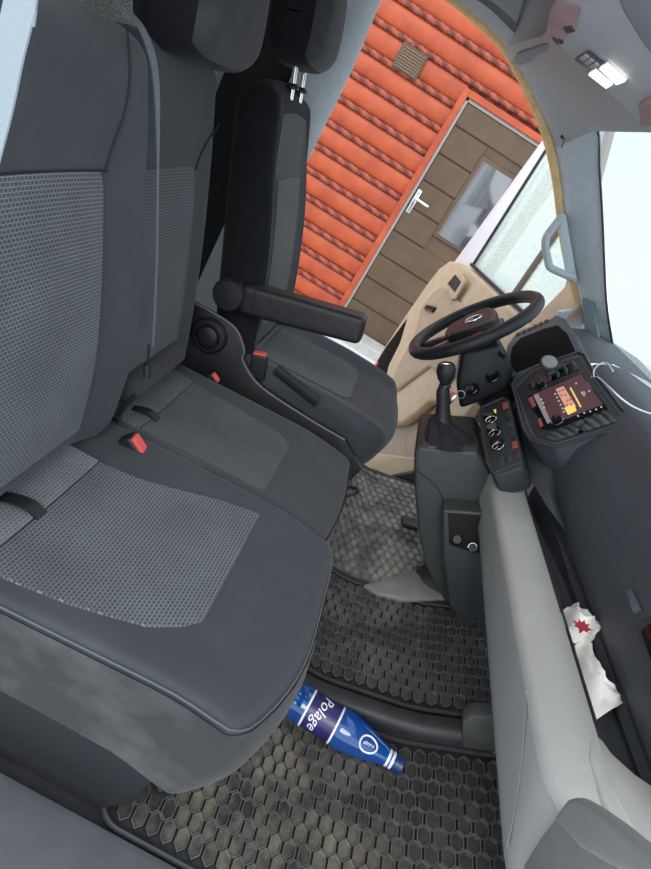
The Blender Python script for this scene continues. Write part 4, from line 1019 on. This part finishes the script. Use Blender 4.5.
# ================================================================== DRIVER DOOR (standing open) AND GRAB HANDLE
H0 = V((.45, .87, 0)); De = V((-.288, .957, 0)).normalized(); Dn = V((-.957, -.288, 0)).normalized()
def dr(s, z, t=0.): return H0 + De*s + V((0, 0, z)) + Dn*t
VD = thing('driver_door', 'open white driver door with tan-lit inner trim and misted wet window', 'car door', tuple(dr(.6, -.1)))
outer = [(0, -.2), (.45, -.30), (1.0, -.30), (1.17, -.15), (1.21, .1), (1.21, .55), (1.19, .70), (1.19, .79), (0, .83)]
obj('outer_skin', prism([dr(s, z, -.10) for s, z in outer], Dn*.055, .012), whitep, VD)
obj('lower_inner', prism([dr(s, z, -.05) for s, z in ((.0, -.17), (.45, -.27), (.98, -.27), (1.15, -.14), (1.18, .1), (1.18, .70), (0, .78))], Dn*.03, .006), tanlit3, VD, label='tan-lit lower inner door skin')
tp = [(1.215, .10), (1.205, .376), (1.191, .568), (1.165, .67), (1.10, .735), (.98, .765), (.89, .777), (.465, .794), (.05, .81), (.05, .30), (.33, .30), (.385, .26), (.42, .17), (.47, .08), (.533, .03), (.64, -.04), (.75, -.08), (.96, -.08), (1.15, -.06)]
TP = obj('trim_panel', prism([dr(s, z, -.02) for s, z in tp], Dn*.05, .016, 3), tanlit, VD, label='tan-lit inner door trim')
obj('door_pocket', prism([dr(s, z, .027) for s, z in ((1.150, .355), (1.185, .15), (1.175, .0), (.95, .02), (.93, .07), (1.0, .12), (1.045, .25))], Dn*.006, .004), mat('pocket shade', (.012, .011, .011), .95, spec=.1), TP, label='dark open door pocket')
obj('pocket_reflector', prism([dr(s, z, .034) for s, z in ((1.165, .06), (1.135, .06), (1.135, .015), (1.165, .015))], Dn*.006, .002), redbtn, TP, label='small red reflector')
obj('armrest_panel', prism([dr(s, z, .02) for s, z in ((1.03, .47), (1.0, .58), (.95, .63), (.60, .66), (.30, .66), (.30, .40), (.55, .36), (.70, .12), (.80, .10), (.86, .20), (.90, .36))], Dn*.03, .012, 3), tanlit2, TP, label='raised tan-lit armrest panel')
obj('pull_recess', prism([dr(s, z, .052) for s, z in ((.885, .66), (.86, .75), (.71, .745), (.70, .65), (.74, .635))], Dn*.012, .006), tanlit, TP)
obj('pull_opening', prism([dr(s, z, .066) for s, z in ((.855, .67), (.84, .725), (.74, .725), (.735, .672))], Dn*.004, .002), blackpl, TP)
obj('door_lever', rbox(0, .11, -.016, .016, 0, .02, .008, (4, 2, 2), lambda x, y, z: tuple(dr(.95-x, .50+y+x*.3, .045+z))), blackgl, TP, label='black door opening lever')
struct('trim_7', prism([atY(x, y, .79) for x, y in ((373, 482), (388, 477), (416, 472), (420, 500), (400, 496), (386, 490))], (0, .02, 0), .004), rubberpl)
# window frame
wf = [dr(1.19, .70, -.03), dr(1.10, 1.43, -.03), dr(1.07, 1.66, -.03), dr(.955, 1.66, -.03), dr(.975, 1.40, -.03), dr(.925, .765, -.03)]
obj('window_frame', prism(wf, -Dn*.05, .006), whitep, VD, label='white rear window frame')
obj('frame_rubber', tube([dr(.93, .78, -.02), dr(.978, 1.40, -.02), dr(.96, 1.64, -.02)], .007, 8), blackpl, VD)
obj('belt_rubber', tube([dr(.93, .79, -.01), dr(.465, .806, -.01), dr(.06, .822, -.01)], .008, 8), blackpl, VD)
obj('window_pane', prism([dr(.94, .76, -.045), dr(.975, 1.40, -.045), dr(.95, 1.64, -.045), dr(.72, 1.64, -.045), dr(.12, .98, -.045), dr(.10, .78, -.045)], Dn*.004), doorglass, VD, smooth=False, label='misted wet window glass')
obj('pane_divider', prism([dr(.42, .78, -.05), dr(.447, .78, -.05), dr(.478, 1.36, -.05), (dr(.455, 1.36, -.05))], Dn*.025, .003), mat('brown divider', (.16, .12, .09), .6), VD, label='dark window divider bar')
obj('front_frame', prism([dr(.14, .78, -.05), dr(.10, .78, -.05), dr(.09, .95, -.05), dr(.70, 1.66, -.05), dr(.74, 1.66, -.05), dr(.13, .98, -.05)], Dn*.03, .004), tanlit3, VD)
obj('front_corner', prism([dr(.15, .78, -.03), dr(-.05, .72, -.03), dr(-.05, 1.02, -.03), dr(.09, 1.02, -.03)], Dn*.03, .008), tanlit, VD, label='tan-lit front corner piece')

GH = thing('grab_handle', 'blue grey looped grab handle on the driver side windshield pillar', 'grab handle', tuple(atY(565, 275, .80)))
ghp = [(564, 216), (559, 220), (549, 233), (546, 239), (545.5, 248), (548.5, 263), (551, 268), (566, 275), (574, 277)]
obj('handle_loop', tube(spline([atY(x, y, .80-.012*math.sin(math.pi*i/8)) for i, (x, y) in enumerate(ghp)], 4), .0115, 12, flat=1.2), pillarm, GH)
obj('handle_mount', prism([atY(x, y, .80) for x, y in ((557, 212), (566, 214), (578, 283), (566, 281), (562, 250))], (.008, .03, .0), .006, 3), pillarm, GH)
CH = thing('coat_hook', 'tiny black hook with metal tip on pillar top near the shelf corner', 'hook', tuple(atY(563, 140, .80)))
obj('hook_base', rbox(-.010, .010, -.006, .006, -.010, .010, .004, (2, 2, 2), lambda x, y, z: tuple(atY(564.5, 136, .79)+V((x, y, z)))), blackpl, CH)
obj('hook_tip', tube([atY(564, 140, .785), atY(561, 147, .775)], .0045, 8), mat('brass tip', (.45, .40, .28), .35, metal=.8), CH)

# ================================================================== OUTSIDE: LOG CABIN
struct('ground', box(-9, 14, -6, 16, -.62, -.55), snow, smooth=False)
HY = 4.1
LC = thing('log_cabin', 'red orange log cabin wall with rope moulding and a brown plank door', 'house', (-.5, HY, -.6))
pitch = .1925; rope_z = 1.639; doorT = 1.542; doorL, doorR, doorB = -.29, .62, -.46; XR = .66
def log(z0, x0, x1):
    zc = z0+pitch/2; pr = []
    for i in range(9):
        a = math.pi*(i/8-.5); pr.append((.034*math.cos(a), (pitch/2-.010)*math.sin(a)))
    return loft([[(x0, HY-dy_, zc+dz) for dy_, dz in pr], [(x1, HY-dy_, zc+dz) for dy_, dz in pr]])
def rope(z, x0, x1):
    n = int((x1-x0)/.013); secs = []
    for i in range(n+1):
        x = x0+(x1-x0)*i/n; tw = x*2*math.pi/.10; row = []
        for k in range(10):
            a = 2*math.pi*k/10; rr = .017*(1+.45*abs(math.cos(a+tw)))
            row.append((x, HY-.030-rr*math.cos(a), z+rr*math.sin(a)))
        secs.append(row)
    return loft(secs, closed=True, caps=True)
for i in range(-11, 6):
    z = rope_z + i*pitch; lowr = z < doorT - .03; cut = z+pitch > doorT+.02 and lowr
    obj('wall_log', log(z, -3.4, doorL-.03 if lowr else XR), logm, LC)
    if z > -.5: obj('rope_moulding', rope(z, -3.4, doorL-.03 if lowr else XR), ropem, LC)
obj('backing_wall', box(-3.4, XR, HY+.002, HY+.06, -.58, 3.0), ropem, LC, smooth=False)
HDr = obj('house_door', box(doorL+.01, doorR, HY-.025, HY-.004, doorB, doorT), doorbr, LC, smooth=False, label='brown plank door with square window')
for x0, x1, z0, z1 in ((doorL-.05, doorL, doorB, doorT+.05), (doorL, XR, doorT, doorT+.05), (doorR, XR, doorB, doorT)):
    obj('door_casing', box(x0, x1, HY-.07, HY, z0, z1, .005), logm, HDr, smooth=False, label='red door casing')
for x0, x1, z0, z1 in ((doorL, doorL+.026, doorB, doorT), (doorL, doorR, doorT-.026, doorT)):
    obj('door_edge', box(x0, x1, HY-.05, HY-.008, z0, z1, .004), doorfr, HDr, smooth=False, label='grey door edge strip')
wx0, wx1, zw0, zw1 = .075, .35, .60, 1.235
for k in range(9):
    z = doorB + .225*k; z2 = min(doorT-.03, z+.216)
    if z2 - z < .04: continue
    spans = [(doorL+.03, doorR)] if (z2 < zw0-.03 or z > zw1+.02) else [(doorL+.03, wx0-.03), (wx1+.03, doorR)]
    for a, b in spans: obj('door_board', box(a, b, HY-.042, HY-.020, z+.005, z2, .006), doorbr, HDr, smooth=False)
WP = obj('door_window', box(wx0-.03, wx1+.03, HY-.048, HY-.018, zw0-.03, zw1+.03, .005), doorbr, HDr, smooth=False)
obj('window_pane', box(wx0, wx1, HY-.052, HY-.047, zw0, zw1), houseglass, WP, smooth=False, label='reflecting window pane')
hp_ = atY(416, 198, HY-.04)
dh = obj('door_handle', joing(box(hp_.x-.018, hp_.x+.018, HY-.053, HY-.040, hp_.z-.13, hp_.z+.07, .003), tube([(hp_.x, HY-.050, hp_.z), (hp_.x, HY-.095, hp_.z), (hp_.x+.12, HY-.10, hp_.z-.004)], .010, 8)), chrome, HDr, label='metal lever handle')
VT = obj('wall_vent', box(-.905, -.69, HY-.064, HY-.036, 1.44, 1.622, .004), ventm, LC, smooth=False, label='square brown wall vent with grille')
slat = mat('slat', (.17, .11, .07), .6)
for k in range(8): obj('vent_slat', box(-.89, -.705, HY-.072, HY-.062, 1.455+.0195*k, 1.465+.0195*k), slat, VT, smooth=False)
for k in range(9): obj('vent_bar', box(-.89+.022*k, -.885+.022*k, HY-.074, HY-.064, 1.452, 1.61), slat, VT, smooth=False)
obj('doorstep', box(doorL-.07, doorR, HY-.30, HY-.03, -.57, doorB, .01), mat('pale step', (.42, .41, .39), .8, noise=.1, nscale=10), LC, smooth=False, label='pale doorstep')

# ================================================================== LIGHT AND CAMERA
w = bpy.data.worlds.new('World'); S.world = w; w.use_nodes = True
bg = w.node_tree.nodes['Background']; bg.inputs[0].default_value = (.86, .93, 1, 1); bg.inputs[1].default_value = 1.35
sun = bpy.data.lights.new('sun', 'SUN'); sun.energy = 1.0; sun.angle = math.radians(25); sun.color = (1, .96, .9)
so_ = bpy.data.objects.new('sun', sun); COL.objects.link(so_); so_.rotation_euler = V((.15, .75, -.65)).to_track_quat('-Z', 'Y').to_euler()
lp = bpy.data.lights.new('reading_lamp', 'SPOT'); lp.energy = .5; lp.spot_size = 2.2; lp.shadow_soft_size = .02; lp.color = (1, .96, .9)
lo = bpy.data.objects.new('reading_lamp', lp); COL.objects.link(lo); lo.location = oc(606, 78, .03); lo.rotation_euler = cn.to_track_quat('-Z', 'Y').to_euler()

cam = bpy.data.cameras.new('Camera'); co = bpy.data.objects.new('Camera', cam); COL.objects.link(co)
cam.sensor_fit = 'VERTICAL'; cam.sensor_height = 36; cam.lens = FPX*36/869; cam.clip_start = .02
rot = Matrix((R0, -R1, -R2)).transposed()
co.matrix_world = Matrix.Translation(CAM) @ rot.to_4x4()
S.camera = co
S.view_settings.view_transform = 'Standard'; S.view_settings.look = 'None'; S.view_settings.exposure = .6
